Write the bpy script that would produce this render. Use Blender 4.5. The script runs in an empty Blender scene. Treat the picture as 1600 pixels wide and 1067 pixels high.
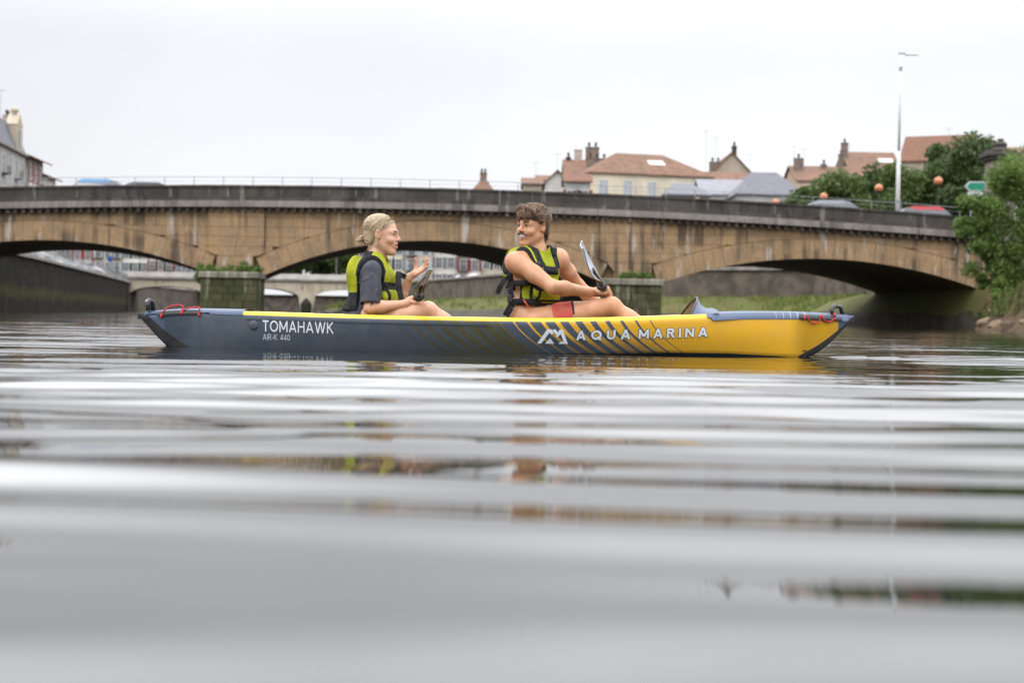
import bpy, bmesh, math, random
import numpy as np
from mathutils import Vector, Matrix
random.seed(7); rng = np.random.default_rng(11)
R = math.radians
scene = bpy.context.scene
COL = scene.collection

# ------------------------------------------------------------------ camera
CAM_H, FPX = 0.217, 2222.0          # camera height over the river, focal length in px of a 1600 px wide frame
ROLL, PITCH = R(1.0), R(1.005)
fwd = Vector((0, math.cos(PITCH), -math.sin(PITCH))); up0 = Vector((0, math.sin(PITCH), math.cos(PITCH))); rt0 = Vector((1, 0, 0))
crt = rt0*math.cos(ROLL) + up0*math.sin(ROLL); cup = -rt0*math.sin(ROLL) + up0*math.cos(ROLL)
cam_d = bpy.data.cameras.new('camera'); cam = bpy.data.objects.new('camera', cam_d); COL.objects.link(cam)
cam.matrix_world = Matrix(((crt.x, cup.x, -fwd.x, 0), (crt.y, cup.y, -fwd.y, 0), (crt.z, cup.z, -fwd.z, CAM_H), (0, 0, 0, 1)))
cam_d.sensor_width = 36.0; cam_d.lens = 50.0; cam_d.clip_start = 0.05; cam_d.clip_end = 3000
cam_d.dof.use_dof = True; cam_d.dof.focus_distance = 8.55; cam_d.dof.aperture_fstop = 2.7; cam_d.dof.aperture_blades = 9
scene.camera = cam
def at(px, py, Y):
    """world point seen at photograph pixel (px, py) when it lies Y metres down the river"""
    d = fwd*FPX + crt*(px - 800) - cup*(py - 533.5)
    return Vector((0, 0, CAM_H)) + d*(Y/d.y)

# ------------------------------------------------------------------ sky and sun (overcast, bright)
SUN_EL, SUN_AZ = R(52), R(205)       # azimuth clockwise from +Y
world = bpy.data.worlds.new('World'); scene.world = world; world.use_nodes = True
wn = world.node_tree; wn.nodes.clear()
def W(t, **k):
    n = wn.nodes.new(t)
    for a, b in k.items(): setattr(n, a, b)
    return n
sky = W('ShaderNodeTexSky', sky_type='NISHITA', sun_disc=False, sun_elevation=SUN_EL, sun_rotation=SUN_AZ, dust_density=4.0, air_density=1.0, ozone_density=1.0)
bg1 = W('ShaderNodeBackground'); bg1.inputs['Strength'].default_value = 0.12
wn.links.new(sky.outputs[0], bg1.inputs[0])
tc = W('ShaderNodeTexCoord'); sep = W('ShaderNodeSeparateXYZ'); wn.links.new(tc.outputs['Generated'], sep.inputs[0])
mr = W('ShaderNodeMapRange', interpolation_type='SMOOTHSTEP'); mr.inputs['From Min'].default_value = 0.17; mr.inputs['From Max'].default_value = 0.46
mr.inputs['To Min'].default_value = 1.055; mr.inputs['To Max'].default_value = 3.7
wn.links.new(sep.outputs['Z'], mr.inputs['Value'])
nz = W('ShaderNodeTexNoise'); nz.inputs['Scale'].default_value = 2.0; nz.inputs['Detail'].default_value = 3.0; nz.inputs['Roughness'].default_value = 0.45
mp = W('ShaderNodeMapping'); mp.inputs['Scale'].default_value = (1, 1, 2.2); mp.inputs['Location'].default_value = (3.4, 0.4, 0.2)
wn.links.new(tc.outputs['Generated'], mp.inputs[0]); wn.links.new(mp.outputs[0], nz.inputs['Vector'])
mr2 = W('ShaderNodeMapRange'); mr2.inputs['From Min'].default_value = 0.3; mr2.inputs['From Max'].default_value = 0.7
mr2.inputs['To Min'].default_value = 0.87; mr2.inputs['To Max'].default_value = 1.08
wn.links.new(nz.outputs['Fac'], mr2.inputs['Value'])
ml = W('ShaderNodeMath', operation='MULTIPLY'); wn.links.new(mr.outputs[0], ml.inputs[0]); wn.links.new(mr2.outputs[0], ml.inputs[1])
bg2 = W('ShaderNodeBackground'); bg2.inputs['Color'].default_value = (0.955, 0.965, 1.0, 1)
wn.links.new(ml.outputs[0], bg2.inputs['Strength'])
mx = W('ShaderNodeMixShader'); mx.inputs[0].default_value = 0.92
wn.links.new(bg1.outputs[0], mx.inputs[1]); wn.links.new(bg2.outputs[0], mx.inputs[2])
wo = W('ShaderNodeOutputWorld'); wn.links.new(mx.outputs[0], wo.inputs[0])
sun_d = bpy.data.lights.new('sun', 'SUN'); sun_d.energy = 0.6; sun_d.angle = R(22); sun_d.color = (1.0, 0.95, 0.87)
sun = bpy.data.objects.new('sun', sun_d); COL.objects.link(sun)
sv = Vector((math.sin(SUN_AZ)*math.cos(SUN_EL), math.cos(SUN_AZ)*math.cos(SUN_EL), math.sin(SUN_EL)))
sun.rotation_euler = sv.to_track_quat('Z', 'Y').to_euler(); sun.location = sv*60

vs = scene.view_settings; vs.view_transform = 'Standard'; vs.look = 'None'; vs.exposure = 0.0; vs.gamma = 1.0; vs.use_curve_mapping = False
scene.cycles.use_denoising = True; scene.cycles.max_bounces = 6; scene.cycles.diffuse_bounces = 3; scene.cycles.glossy_bounces = 3
scene.cycles.caustics_reflective = False; scene.cycles.caustics_refractive = False

# ------------------------------------------------------------------ node helpers
class E:
    """tiny expression builder over Math nodes"""
    def __init__(s, nt, sock): s.nt, s.k = nt, sock
    def _m(s, op, *a):
        n = s.nt.nodes.new('ShaderNodeMath'); n.operation = op
        for i, v in enumerate((s,) + a):
            if isinstance(v, E): s.nt.links.new(v.k, n.inputs[i])
            else: n.inputs[i].default_value = v
        return E(s.nt, n.outputs[0])
    def __add__(s, o): return s._m('ADD', o)
    def __sub__(s, o): return s._m('SUBTRACT', o)
    def __mul__(s, o): return s._m('MULTIPLY', o)
    def __truediv__(s, o): return s._m('DIVIDE', o)
    def frac(s): return s._m('FRACT')
    def lt(s, o): return s._m('LESS_THAN', o)
    def gt(s, o): return s._m('GREATER_THAN', o)
    def pow(s, o): return s._m('POWER', o)
    def mn(s, o): return s._m('MINIMUM', o)
    def mxx(s, o): return s._m('MAXIMUM', o)
    def sat(s): return s.mn(1.0).mxx(0.0)
    def smooth(s, a, b):
        n = s.nt.nodes.new('ShaderNodeMapRange'); n.interpolation_type = 'SMOOTHSTEP'
        s.nt.links.new(s.k, n.inputs[0]); n.inputs[1].default_value = a; n.inputs[2].default_value = b
        return E(s.nt, n.outputs[0])
class NT:
    def __init__(s, m):
        m.use_nodes = True; s.nt = m.node_tree; s.b = s.nt.nodes['Principled BSDF']
    def n(s, t, **k):
        x = s.nt.nodes.new(t)
        for a, b in k.items(): setattr(x, a, b)
        return x
    def link(s, a, b): s.nt.links.new(a.k if isinstance(a, E) else a, b)
    def pos(s, scale=(1, 1, 1), kind='WORLD', loc=(0, 0, 0)):
        src = s.n('ShaderNodeNewGeometry').outputs['Position'] if kind == 'WORLD' else s.n('ShaderNodeTexCoord').outputs['Object']
        m = s.n('ShaderNodeMapping'); m.inputs['Scale'].default_value = scale; m.inputs['Location'].default_value = loc
        s.link(src, m.inputs[0]); return m.outputs[0]
    def xyz(s, kind='WORLD'):
        q = s.n('ShaderNodeSeparateXYZ'); s.link(s.pos(kind=kind), q.inputs[0]); return [E(s.nt, o) for o in q.outputs]
    def noise(s, vec, scale, detail=3, rough=0.55):
        t = s.n('ShaderNodeTexNoise'); t.inputs['Scale'].default_value = scale; t.inputs['Detail'].default_value = detail; t.inputs['Roughness'].default_value = rough
        s.link(vec, t.inputs['Vector']); return E(s.nt, t.outputs['Fac'])
    def mix(s, f, a, b, bt='MIX'):
        t = s.n('ShaderNodeMix', data_type='RGBA', blend_type=bt)
        if isinstance(f, E): s.link(f, t.inputs[0])
        else: t.inputs[0].default_value = f
        for v, i in ((a, 6), (b, 7)):
            if isinstance(v, tuple): t.inputs[i].default_value = v + (1,) if len(v) == 3 else v
            else: s.link(v, t.inputs[i])
        return t.outputs[2]
    def rand(s): return E(s.nt, s.n('ShaderNodeObjectInfo').outputs['Random'])
    def bump(s, h, strength=0.4, dist=0.02):
        b = s.n('ShaderNodeBump'); b.inputs['Strength'].default_value = strength; b.inputs['Distance'].default_value = dist
        s.link(h, b.inputs['Height']); s.link(b.outputs[0], s.b.inputs['Normal']); return b
    def base(s, c):
        if isinstance(c, tuple): s.b.inputs['Base Color'].default_value = tuple(v*ALB for v in c) + (1,)
        else: s.link(s.mix(1.0, c, (ALB, ALB, ALB), 'MULTIPLY'), s.b.inputs['Base Color'])
    def rough(s, v):
        if isinstance(v, E): s.link(v, s.b.inputs['Roughness'])
        else: s.b.inputs['Roughness'].default_value = v
ALB = 0.80                            # overall reflectance level of the place
MATS = {}
def mat(name, c1, c2=None, scale=3.0, rough=0.8, bump=0.0, bscale=None, stretch=(1, 1, 1), var=0.0, kind='WORLD', metal=0.0, spec=0.5, dist=0.02):
    """two-tone noise material with optional relief and per-object variation"""
    if name in MATS: return MATS[name]
    m = bpy.data.materials.new(name); MATS[name] = m; q = NT(m)
    c2 = c2 or tuple(x*0.8 for x in c1)
    v = q.pos(stretch, kind)
    c = q.mix(q.noise(v, scale, 4).smooth(0.35, 0.65), c1, c2)
    if var:
        f = q.rand()*(2*var) + (1 - var)
        g = q.n('ShaderNodeCombineColor'); [q.link(f, g.inputs[i]) for i in range(3)]
        c = q.mix(1.0, c, g.outputs[0], 'MULTIPLY')
    q.base(c); q.rough(rough); q.b.inputs['Metallic'].default_value = metal; q.b.inputs['Specular IOR Level'].default_value = spec if rough < 0.75 else 0.15
    if bump: q.bump(q.noise(q.pos(stretch, kind), bscale or scale*4, 5, 0.6), bump, dist)
    return m

# ------------------------------------------------------------------ mesh helpers
def mesh_from(name, verts, faces, smooth=False):
    me = bpy.data.meshes.new(name); me.from_pydata([tuple(v) for v in verts], [], faces); me.update()
    if smooth: me.polygons.foreach_set('use_smooth', [True]*len(me.polygons))
    return me
def link(name, me, material=None, parent=None, label=None, cat=None, group=None, kind=None):
    o = bpy.data.objects.new(name, me); COL.objects.link(o)
    if me is not None and material is not None and not me.materials:
        for m in (material if isinstance(material, (list, tuple)) else [material]): me.materials.append(m)
    if parent:
        o.parent = parent; o.matrix_parent_inverse = Matrix.Translation(-wloc(parent))
    if label: o['label'] = label
    if cat: o['category'] = cat
    if group: o['group'] = group
    if kind: o['kind'] = kind
    return o
def wloc(o):
    return Vector(o.get('_w', (0, 0, 0)))
def thing(name, label, cat, loc=(0, 0, 0), group=None):
    """Empty at a thing's base; its parts are given in world coordinates"""
    o = bpy.data.objects.new(name, None); COL.objects.link(o); o.location = loc; o.empty_display_size = 0.2
    o['_w'] = tuple(float(v) for v in loc)
    o['label'] = label; o['category'] = cat
    if group: o['group'] = group
    return o
def dup(root, dx, rz=0.0, label=None, scale=1.0):
    r = root.copy(); COL.objects.link(r); r.location = Vector(dx); r.rotation_euler = (0, 0, rz); r.scale = (scale,)*3
    if label: r['label'] = label
    for ch in list(root.children):
        c = ch.copy(); COL.objects.link(c); c.parent = r
        for g in list(ch.children):
            d = g.copy(); COL.objects.link(d); d.parent = c
    return r
class MB:
    """collects simple solids into one mesh"""
    def __init__(s): s.v, s.f, s.mi = [], [], []
    def add(s, vs, fs, mi=0):
        o = len(s.v); s.v += [tuple(v) for v in vs]; s.f += [tuple(i + o for i in f) for f in fs]; s.mi += [mi]*len(fs); return s
    def box(s, c, d, rz=0.0, mi=0, bev=0.0):
        cx, cy, cz = c; a, b, h = (x/2 for x in d); co, si = math.cos(rz), math.sin(rz)
        if bev:
            ring = [(-a+bev, -b), (a-bev, -b), (a, -b+bev), (a, b-bev), (a-bev, b), (-a+bev, b), (-a, b-bev), (-a, -b+bev)]
            P = [(x, y, z) for z, k in ((-h, 1), (h-bev, 1)) for x, y in ring] + [(x*(1-bev/a), y*(1-bev/b), h) for x, y in ring]
            F = [tuple(range(7, -1, -1))] + [(r*8+i, r*8+(i+1) % 8, r*8+8+(i+1) % 8, r*8+8+i) for r in (0, 1) for i in range(8)] + [tuple(range(16, 24))]
        else:
            P = [(x, y, z) for z in (-h, h) for x, y in ((-a, -b), (a, -b), (a, b), (-a, b))]
            F = [(3, 2, 1, 0), (4, 5, 6, 7)] + [(i, (i+1) % 4, 4+(i+1) % 4, 4+i) for i in range(4)]
        return s.add([(cx + x*co - y*si, cy + x*si + y*co, cz + z) for x, y, z in P], F, mi)
    def tube(s, pts, rad, n=8, mi=0, cap=True):
        pts = [Vector(p) for p in pts]; k = len(pts)
        rad = rad if isinstance(rad, (list, tuple)) else [rad]*k
        V = []; ref = None
        for i, p in enumerate(pts):
            t = (pts[min(i+1, k-1)] - pts[max(i-1, 0)]).normalized()
            if ref is None: ref = Vector((0, 0, 1)) if abs(t.z) < 0.9 else Vector((1, 0, 0))
            a = (ref - t*ref.dot(t)).normalized(); ref = a; b = t.cross(a)
            V += [p + (a*math.cos(2*math.pi*j/n) + b*math.sin(2*math.pi*j/n))*rad[i] for j in range(n)]
        F = [(i*n+j, i*n+(j+1) % n, (i+1)*n+(j+1) % n, (i+1)*n+j) for i in range(k-1) for j in range(n)]
        if cap: F += [tuple(range(n-1, -1, -1)), tuple(range((k-1)*n, k*n))]
        return s.add(V, F, mi)
    def lathe(s, c, prof, n=16, mi=0):
        c = Vector(c); V = [c + Vector((r*math.cos(2*math.pi*j/n), r*math.sin(2*math.pi*j/n), z)) for r, z in prof for j in range(n)]; k = len(prof)
        F = [(i*n+j, i*n+(j+1) % n, (i+1)*n+(j+1) % n, (i+1)*n+j) for i in range(k-1) for j in range(n)] + [tuple(range(n-1, -1, -1)), tuple(range((k-1)*n, k*n))]
        return s.add(V, F, mi)
    def prism(s, poly, y0, y1, mi=0):
        """polygon in the XZ plane extruded along Y"""
        n = len(poly); V = [(x, y0, z) for x, z in poly] + [(x, y1, z) for x, z in poly]
        F = [tuple(range(n)), tuple(range(2*n-1, n-1, -1))] + [((i+1) % n, i, n+i, n+(i+1) % n) for i in range(n)]
        return s.add(V, F, mi)
    def grid(s, rows, mi=0, closed=False):
        nr, nc = len(rows), len(rows[0]); V = [p for r in rows for p in r]
        F = [(i*nc+j, i*nc+(j+1) % nc, (i+1)*nc+(j+1) % nc, (i+1)*nc+j) for i in range(nr-1) for j in range(nc if closed else nc-1)]
        return s.add(V, F, mi)
    def build(s, name, material=None, parent=None, smooth=False, xf=None, **k):
        v = s.v if xf is None else [xf @ Vector(p) for p in s.v]
        me = mesh_from(name, v, s.f, smooth)
        o = link(name, me, material, parent, **k)
        if any(s.mi): me.polygons.foreach_set('material_index', s.mi)
        return o
# ================================================================== RIVER
def build_water():
    ys = [-6.0, -4, -2.5, -1.5, -0.8, -0.3]; y = 0.1
    while y < 420: ys.append(y); y += max(0.012, 0.006*y)
    ys.append(430); ys = np.array(ys)
    xs = list(np.arange(-8, 8.001, 0.05)); g = 8.0; d = 0.06; out = []
    while g < 260: d *= 1.22; g += d; out.append(g)
    xs = np.array([-v for v in reversed(out)] + xs + out)
    dy = np.gradient(ys); dx = np.gradient(xs)
    Y, X = np.meshgrid(ys, xs, indexing='ij'); Z = np.zeros_like(X)
    r = np.random.default_rng(5)
    def sm(a, b, v): t = np.clip((v - a)/(b - a), 0, 1); return t*t*(3 - 2*t)
    env = 0.76 + 0.26*np.sin(0.55*X + 0.8*Y + 1.0)*np.sin(0.9*Y - 0.35*X) + 0.10*np.sin(2.1*X - 0.6*Y)
    for lo, hi, n, spread, slope, near in ((0.26, 0.52, 14, 5.0, 0.094, 0), (0.7, 1.6, 6, 12, 0.026, 0), (0.13, 0.27, 26, 11, 0.060, 1)):
        for i in range(n):
            lam = lo*(hi/lo)**r.random(); th = math.radians(r.normal(0, spread)); k = 2*math.pi/lam
            a = slope*math.sqrt(2.0/n)/k
            w = sm(2.5, 6, lam/np.maximum(dy, 1e-6))[:, None]*sm(2, 4, (lam/max(abs(math.sin(th)), 0.05))/dx)[None, :]
            if near: w = w*sm(1.4, 3.4, ys)[:, None]
            else: w = w*(0.46 + 0.54*sm(0.9, 2.0, ys))[:, None]
            # sheltered, calmer water on the far side of the boat
            lee = 1 - 0.74*sm(5.2, 6.8, ys)[:, None]*(1 - sm(8.8, 9.6, ys))[:, None]*(1 - sm(1.8, 2.8, np.abs(xs + 0.1)))[None, :]
            Z += a*w*lee*np.cos(k*(X*math.sin(th) + Y*math.cos(th)) + r.random()*6.28)*env
    Z += 0.012*np.exp(-((Y - 8.66 + 0.25*(X - 2.05))/0.045)**2)*sm(1.85, 2.0, X)*(1 - sm(2.2, 2.5, X))   # small bow wave
    nr, nc = Z.shape
    V = np.stack([X, Y, Z], -1).reshape(-1, 3)
    i = np.arange(nr-1)[:, None]*nc + np.arange(nc-1)[None, :]
    F = np.stack([i, i+1, i+1+nc, i+nc], -1).reshape(-1, 4)
    me = bpy.data.meshes.new('water'); me.vertices.add(len(V)); me.vertices.foreach_set('co', V.ravel())
    me.loops.add(F.size); me.loops.foreach_set('vertex_index', F.ravel()); me.polygons.add(len(F))
    me.polygons.foreach_set('loop_start', np.arange(0, F.size, 4)); me.update(calc_edges=True)
    me.polygons.foreach_set('use_smooth', [True]*len(F))
    m = bpy.data.materials.new('river_water'); q = NT(m)
    q.base(q.mix(q.noise(q.pos((0.2, 0.2, 0.2)), 1.0).smooth(0.3, 0.7), (0.010, 0.012, 0.009), (0.016, 0.016, 0.011)))
    q.rough(0.03); q.b.inputs['IOR'].default_value = 1.98
    X_, Y_, Z_ = q.xyz()
    rip = q.noise(q.pos((0.32, 1.0, 1.0)), 9.0, 2, 0.5)*Y_.smooth(1.8, 6.0) + q.noise(q.pos((0.22, 0.6, 1.0)), 2.2, 3, 0.5)*Y_.smooth(9.0, 22.0)*5.0 \
        + q.noise(q.pos((0.5, 1.0, 1.0)), 26.0, 2, 0.5)*Y_.smooth(4.0, 7.0)*0.25
    lee = Y_.smooth(5.2, 6.8)*(Y_*-1.0).smooth(-9.6, -8.8)*0.7
    q.bump(rip*(lee*-1.0 + 1.0), 1.0, 0.004)
    link('water', me, m, kind='structure')
build_water()

# ================================================================== BANKS, QUAYS, GROUND
M_ground = mat('town_ground', (0.16, 0.15, 0.14), (0.10, 0.10, 0.09), 0.4, 0.95)
M_quay = mat('quay_stone', (0.17, 0.14, 0.11), (0.09, 0.078, 0.066), 0.7, 0.9, 0.6, 2.5)
M_quayd = mat('quay_stone_dark', (0.036, 0.034, 0.027), (0.024, 0.026, 0.015), 0.6, 0.9, 0.6, 2.5, stretch=(1, 1, 2.5))
M_cop = mat('coping_stone', (0.34, 0.31, 0.28), (0.22, 0.20, 0.18), 1.2, 0.9)
M_bank = mat('bank_grass', (0.10, 0.12, 0.035), (0.13, 0.115, 0.05), 0.5, 0.95, 0.5, 4)
M_mud = mat('bank_mud', (0.075, 0.065, 0.05), (0.045, 0.04, 0.03), 0.8, 0.8, 0.5, 3)
M_grass = mat('grass_blade', (0.12, 0.18, 0.035), (0.20, 0.21, 0.06), 1.5, 0.8)
LQ = [(-35.6, 97), (-37.2, 106), (-39.4, 119), (-42.6, 136), (-47.4, 162), (-54, 197), (-57.5, 213), (-62, 250), (-66, 330)]
RQ = [(24.8, 96.6), (27.8, 112), (26, 124), (13.5, 132), (1, 150), (-8, 180), (-18, 208), (-23, 225), (-30, 262), (-38, 330)]
def plateau(name, line, side, z):
    vs = [(x, y, z) for x, y in line] + [(side*420, line[-1][1], z), (side*420, line[0][1], z)]
    me = mesh_from(name, vs, [tuple(range(len(vs))) if side < 0 else tuple(range(len(vs)-1, -1, -1))])
    link(name, me, M_ground, kind='structure')
plateau('ground', LQ, -1, 4.2); plateau('ground', RQ, 1, 4.75)
m = MB(); m.add([(-420, 329, 4.3), (420, 329, 4.3), (700, 1500, 12), (-700, 1500, 12)], [(0, 1, 2, 3)]).build('ground', M_ground, kind='structure')
m = MB(); m.add([(-420, 330, -1), (420, 330, -1), (420, 330, 4.3), (-420, 330, 4.3)], [(0, 1, 2, 3)]).build('quay_wall', M_quay, label='distant stone quay closing the river behind the far houses', cat='quay wall')
def quay(line, z, mtl, label, sgn):
    t = thing('quay_wall', label, 'quay wall', (line[0][0], line[0][1], 0))
    m = MB(); c = MB(); n = len(line)
    m.grid([[(x, y, -1.5) for x, y in line], [(x, y, z*0.5) for x, y in line], [(x, y, z - 0.02) for x, y in line]])
    m.build('wall', mtl, t)
    for i in range(n-1):
        a, b = Vector((*line[i], 0)), Vector((*line[i+1], 0)); d = (b-a); L = d.length; k = max(1, int(L/2.4))
        for j in range(k):
            p = a + d*((j+0.5)/k)
            cs = MB().box((p.x + sgn*0.12, p.y, z + 0.1), (L/k - 0.03, 0.7, 0.28), math.atan2(d.y, d.x), bev=0.03)
            cs.build('coping_stone', M_cop, t)
    return t
def tide_mat():
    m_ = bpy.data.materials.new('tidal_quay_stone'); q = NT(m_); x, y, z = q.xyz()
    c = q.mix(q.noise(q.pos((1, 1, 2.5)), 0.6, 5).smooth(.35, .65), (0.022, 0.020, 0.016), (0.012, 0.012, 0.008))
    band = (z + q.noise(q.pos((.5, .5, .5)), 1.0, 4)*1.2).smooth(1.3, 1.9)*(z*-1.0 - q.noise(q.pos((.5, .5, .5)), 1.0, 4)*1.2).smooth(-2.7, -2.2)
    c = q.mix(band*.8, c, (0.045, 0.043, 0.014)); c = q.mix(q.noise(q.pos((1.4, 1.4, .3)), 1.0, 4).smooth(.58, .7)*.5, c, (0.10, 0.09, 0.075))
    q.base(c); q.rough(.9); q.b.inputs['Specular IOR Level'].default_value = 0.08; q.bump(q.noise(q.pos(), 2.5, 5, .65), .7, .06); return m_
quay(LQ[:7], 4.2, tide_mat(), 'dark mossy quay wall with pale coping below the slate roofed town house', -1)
quay(LQ[6:], 4.2, M_quay, 'pale stone quay on the left bank beyond the far bridge', -1); quay(RQ[7:], 4.75, M_quay, 'stone quay on the right bank beyond the far bridge', 1)
quay(RQ[0:8], 4.75, M_quay, 'brown stone quay wall above the grassy river bank', 1)
# sloping grass bank at the foot of the right quay
m = MB(); rows = []
prof = [(-0.3, 2.3), (1.2, 2.15), (2.8, 1.6), (4.4, 0.9), (6.0, 0.25), (8.0, -0.5)]
line = []; BL = [(26.9, 80.5)] + RQ
for i in range(len(BL)-2):
    a, b = Vector(BL[i]), Vector(BL[i+1])
    for j in range(8): line.append(a.lerp(b, j/8))
nrm = []
for i, p in enumerate(line):
    d = (line[min(i+1, len(line)-1)] - line[max(i-1, 0)]).normalized(); nrm.append(Vector((-d.y, d.x)))
def tp(p): return 0.06 + 0.94*min(1.0, max(0.0, (p.y - 88)/18)) if p.x > 20 and p.y < 110 else 1.0      # the bank narrows to nothing along the abutment
for o, z in prof:
    rows.append([(p.x + n.x*o*tp(p) + rng.normal(0, .12)*tp(p), p.y + n.y*o*tp(p) + rng.normal(0, .12)*tp(p), z + rng.normal(0, .09)) for p, n in zip(line, nrm)])
bank = m.grid(rows).build('river_bank', [M_bank, M_mud], smooth=True, kind='structure')
bank.data.polygons.foreach_set('material_index', [1 if p.center.z < 0.75 else 0 for p in bank.data.polygons])
def tufts(name, pts, h, n_per, mtl, spread=0.25, parent=None, **k):
    m = MB()
    for p in pts:
        for _ in range(n_per):
            b = Vector(p) + Vector((rng.normal(0, spread), rng.normal(0, spread), 0)); a = rng.random()*6.28; hh = h*(0.5 + rng.random()*0.8); w = 0.03 + 0.02*rng.random()
            dx, dy = math.cos(a)*w, math.sin(a)*w; lx, ly = rng.normal(0, .3)*hh, rng.normal(0, .3)*hh
            m.add([b + Vector((-dx, -dy, 0)), b + Vector((dx, dy, 0)), b + Vector((lx*.5 + dx*.7, ly*.5 + dy*.7, hh*.6)), b + Vector((lx, ly, hh))], [(0, 1, 2), (0, 2, 3)])
    return m.build(name, mtl, parent, **k)
pts = []
for i in range(len(line)*9):
    j = rng.integers(14, len(line)); u = rng.random()*4.2
    pts.append((line[j].x + nrm[j].x*u + rng.normal(0, .8), line[j].y + nrm[j].y*u + rng.normal(0, .8), np.interp(u, [p[0] for p in prof], [p[1] for p in prof]) - 0.1))
tufts('grass', pts, 0.42, 16, M_grass, 0.45, label='tall green grass growing on the bank below the quay', cat='grass', kind='stuff')
# natural bank in front of the right abutment
M_earth = mat('bank_earth', (0.060, 0.040, 0.022), (0.10, 0.068, 0.036), 1.1, 0.95, 0.8, 5)
M_rock = mat('bank_rock', (0.30, 0.215, 0.15), (0.15, 0.11, 0.08), 1.5, 0.9, 0.8, 6, var=0.2)
edge = [(17.6, 40), (17.9, 48), (18.4, 54), (19.6, 60), (22.2, 68), (25.4, 76), (27.2, 81.6)]
rows = []
for o, z in [(-1.2, -0.5), (0, 0.02), (0.8, 0.8), (1.8, 1.7), (3.2, 2.4), (6, 3.6), (12, 4.4), (60, 4.8)]:
    rows.append([(x + o*0.95 + rng.normal(0, .1), y - o*0.12 + rng.normal(0, .15), z + rng.normal(0, .08)) for x, y in [tuple(Vector(edge[i]).lerp(Vector(edge[i+1]), j/5)) for i in range(len(edge)-1) for j in range(5)]])
MB().grid(rows).build('river_bank', M_earth, smooth=True, kind='structure')
pts = []
for i in range(900):
    f = rng.random()*5.9; a, b = Vector(edge[int(f)]), Vector(edge[int(f)+1]); p = a.lerp(b, f - int(f)); o = 0.6 + 6*rng.random()**1.5
    pts.append((p.x + o*.95, p.y - o*.12, float(np.interp(o, [0, .8, 1.8, 3.2, 6, 12], [.02, .8, 1.7, 2.4, 3.6, 4.4])) - .08))
tufts('weeds', pts, 0.38, 12, mat('weed_blade', (0.07, 0.10, 0.028), (0.13, 0.115, 0.045), 1.2, 0.8), 0.22, label='rough weeds covering the earth bank in front of the bridge end', cat='weeds', kind='stuff')
for i in range(15):
    f = 1.0 + i/14*3.6; a, b = Vector(edge[int(f)]), Vector(edge[int(f)+1]); p = a.lerp(b, f - int(f)); o = rng.random()*1.6
    bm = bmesh.new(); bmesh.ops.create_icosphere(bm, subdivisions=2, radius=1.0); s = 0.14 + 0.26*rng.random()
    ax = rng.normal(0, 1, (5, 3))
    for v in bm.verts:
        for q_ in ax:
            d = v.co.dot(Vector(q_).normalized())
            if d > 0.62: v.co -= Vector(q_).normalized()*(d - 0.62)
        v.co = Vector((v.co.x*s*1.3, v.co.y*s, v.co.z*s*0.75)) + Vector((p.x + o*0.95, p.y, 0.05 + o*0.95))
    me = bpy.data.meshes.new('rock'); bm.to_mesh(me); bm.free()
    link('rock', me, M_rock, label='pale brown boulder on the earth bank under the leaning tree', cat='rock', group='boulders on the bank')

# ================================================================== BRIDGE
BY0, BY1 = 82.0, 96.0
def zpar(x): return 7.55 - 0.0009*(x + 9)**2
def zcor(x): return zpar(x) - 1.29
ARCH = [(-26.8, 9.25, 2.40, 4.15), (-4.7, 9.65, 2.33, 4.50), (17.6, 9.25, 2.25, 3.85)]   # centre, half span, spring z, crown z
PIERS = [(-17.55, -14.35), (4.95, 8.35)]
RING = 1.12
ARC = []
for c, a, zs_, zc_ in ARCH:
    r = zc_ - zs_; Rd = (a*a + r*r)/(2*r); ARC.append((c, zc_ - Rd, Rd, a))
def soffit(x):
    for c, zc_, Rd, a in ARC:
        if abs(x - c) <= a + 1e-6: return zc_ + math.sqrt(Rd*Rd - (x-c)**2)
    return None
def extrados(x):
    best = -9
    for c, zc_, Rd, a in ARC:
        lim = a*(Rd + RING)/Rd
        if abs(x - c) <= lim: best = max(best, zc_ + math.sqrt((Rd+RING)**2 - (x-c)**2))
    return best
def stone_mat(name, c1, c2, dark, lime, var, streak):
    m = bpy.data.materials.new(name); q = NT(m)
    c = q.mix(q.noise(q.pos((1, 1, 1)), 0.8, 5).smooth(0.3, 0.7), c1, c2)
    c = q.mix(q.noise(q.pos((1, 1, 1)), 5.0, 4, 0.7).smooth(0.45, 0.75)*0.45, c, tuple(v*0.45 for v in c1)); c = q.mix(q.noise(q.pos((1, 1, 1.6), loc=(1, 5, 2)), 2.2, 5, 0.7).smooth(0.52, 0.70)*0.45, c, tuple(min(1, v*1.7) for v in c2))
    st = q.noise(q.pos((1.2, 1, 0.05)), 1.2, 5, 0.65).smooth(0.47, 0.60)*streak
    st = st*q.noise(q.pos((0.16, 1, 0.42), loc=(4.3, 0, -0.9)), 1.0, 2).smooth(0.40, 0.58)
    c = q.mix(st, c, dark)
    li = q.noise(q.pos((1.6, 1, 0.22), loc=(7, 2, 3)), 1.3, 4, 0.6).smooth(0.575, 0.67)*0.8
    c = q.mix(li, c, lime)
    f = q.rand()*(2*var) + (1 - var); g = q.n('ShaderNodeCombineColor'); [q.link(f, g.inputs[i]) for i in range(3)]
    q.base(q.mix(1.0, c, g.outputs[0], 'MULTIPLY')); q.rough(0.9); q.b.inputs['Specular IOR Level'].default_value = 0.25
    q.bump(q.noise(q.pos(), 7, 5, 0.65), 0.5, 0.03)
    return m
M_och = stone_mat('ochre_sandstone', (0.40, 0.262, 0.140), (0.295, 0.205, 0.125), (0.055, 0.045, 0.038), (0.50, 0.45, 0.40), 0.05, 0.8)
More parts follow.
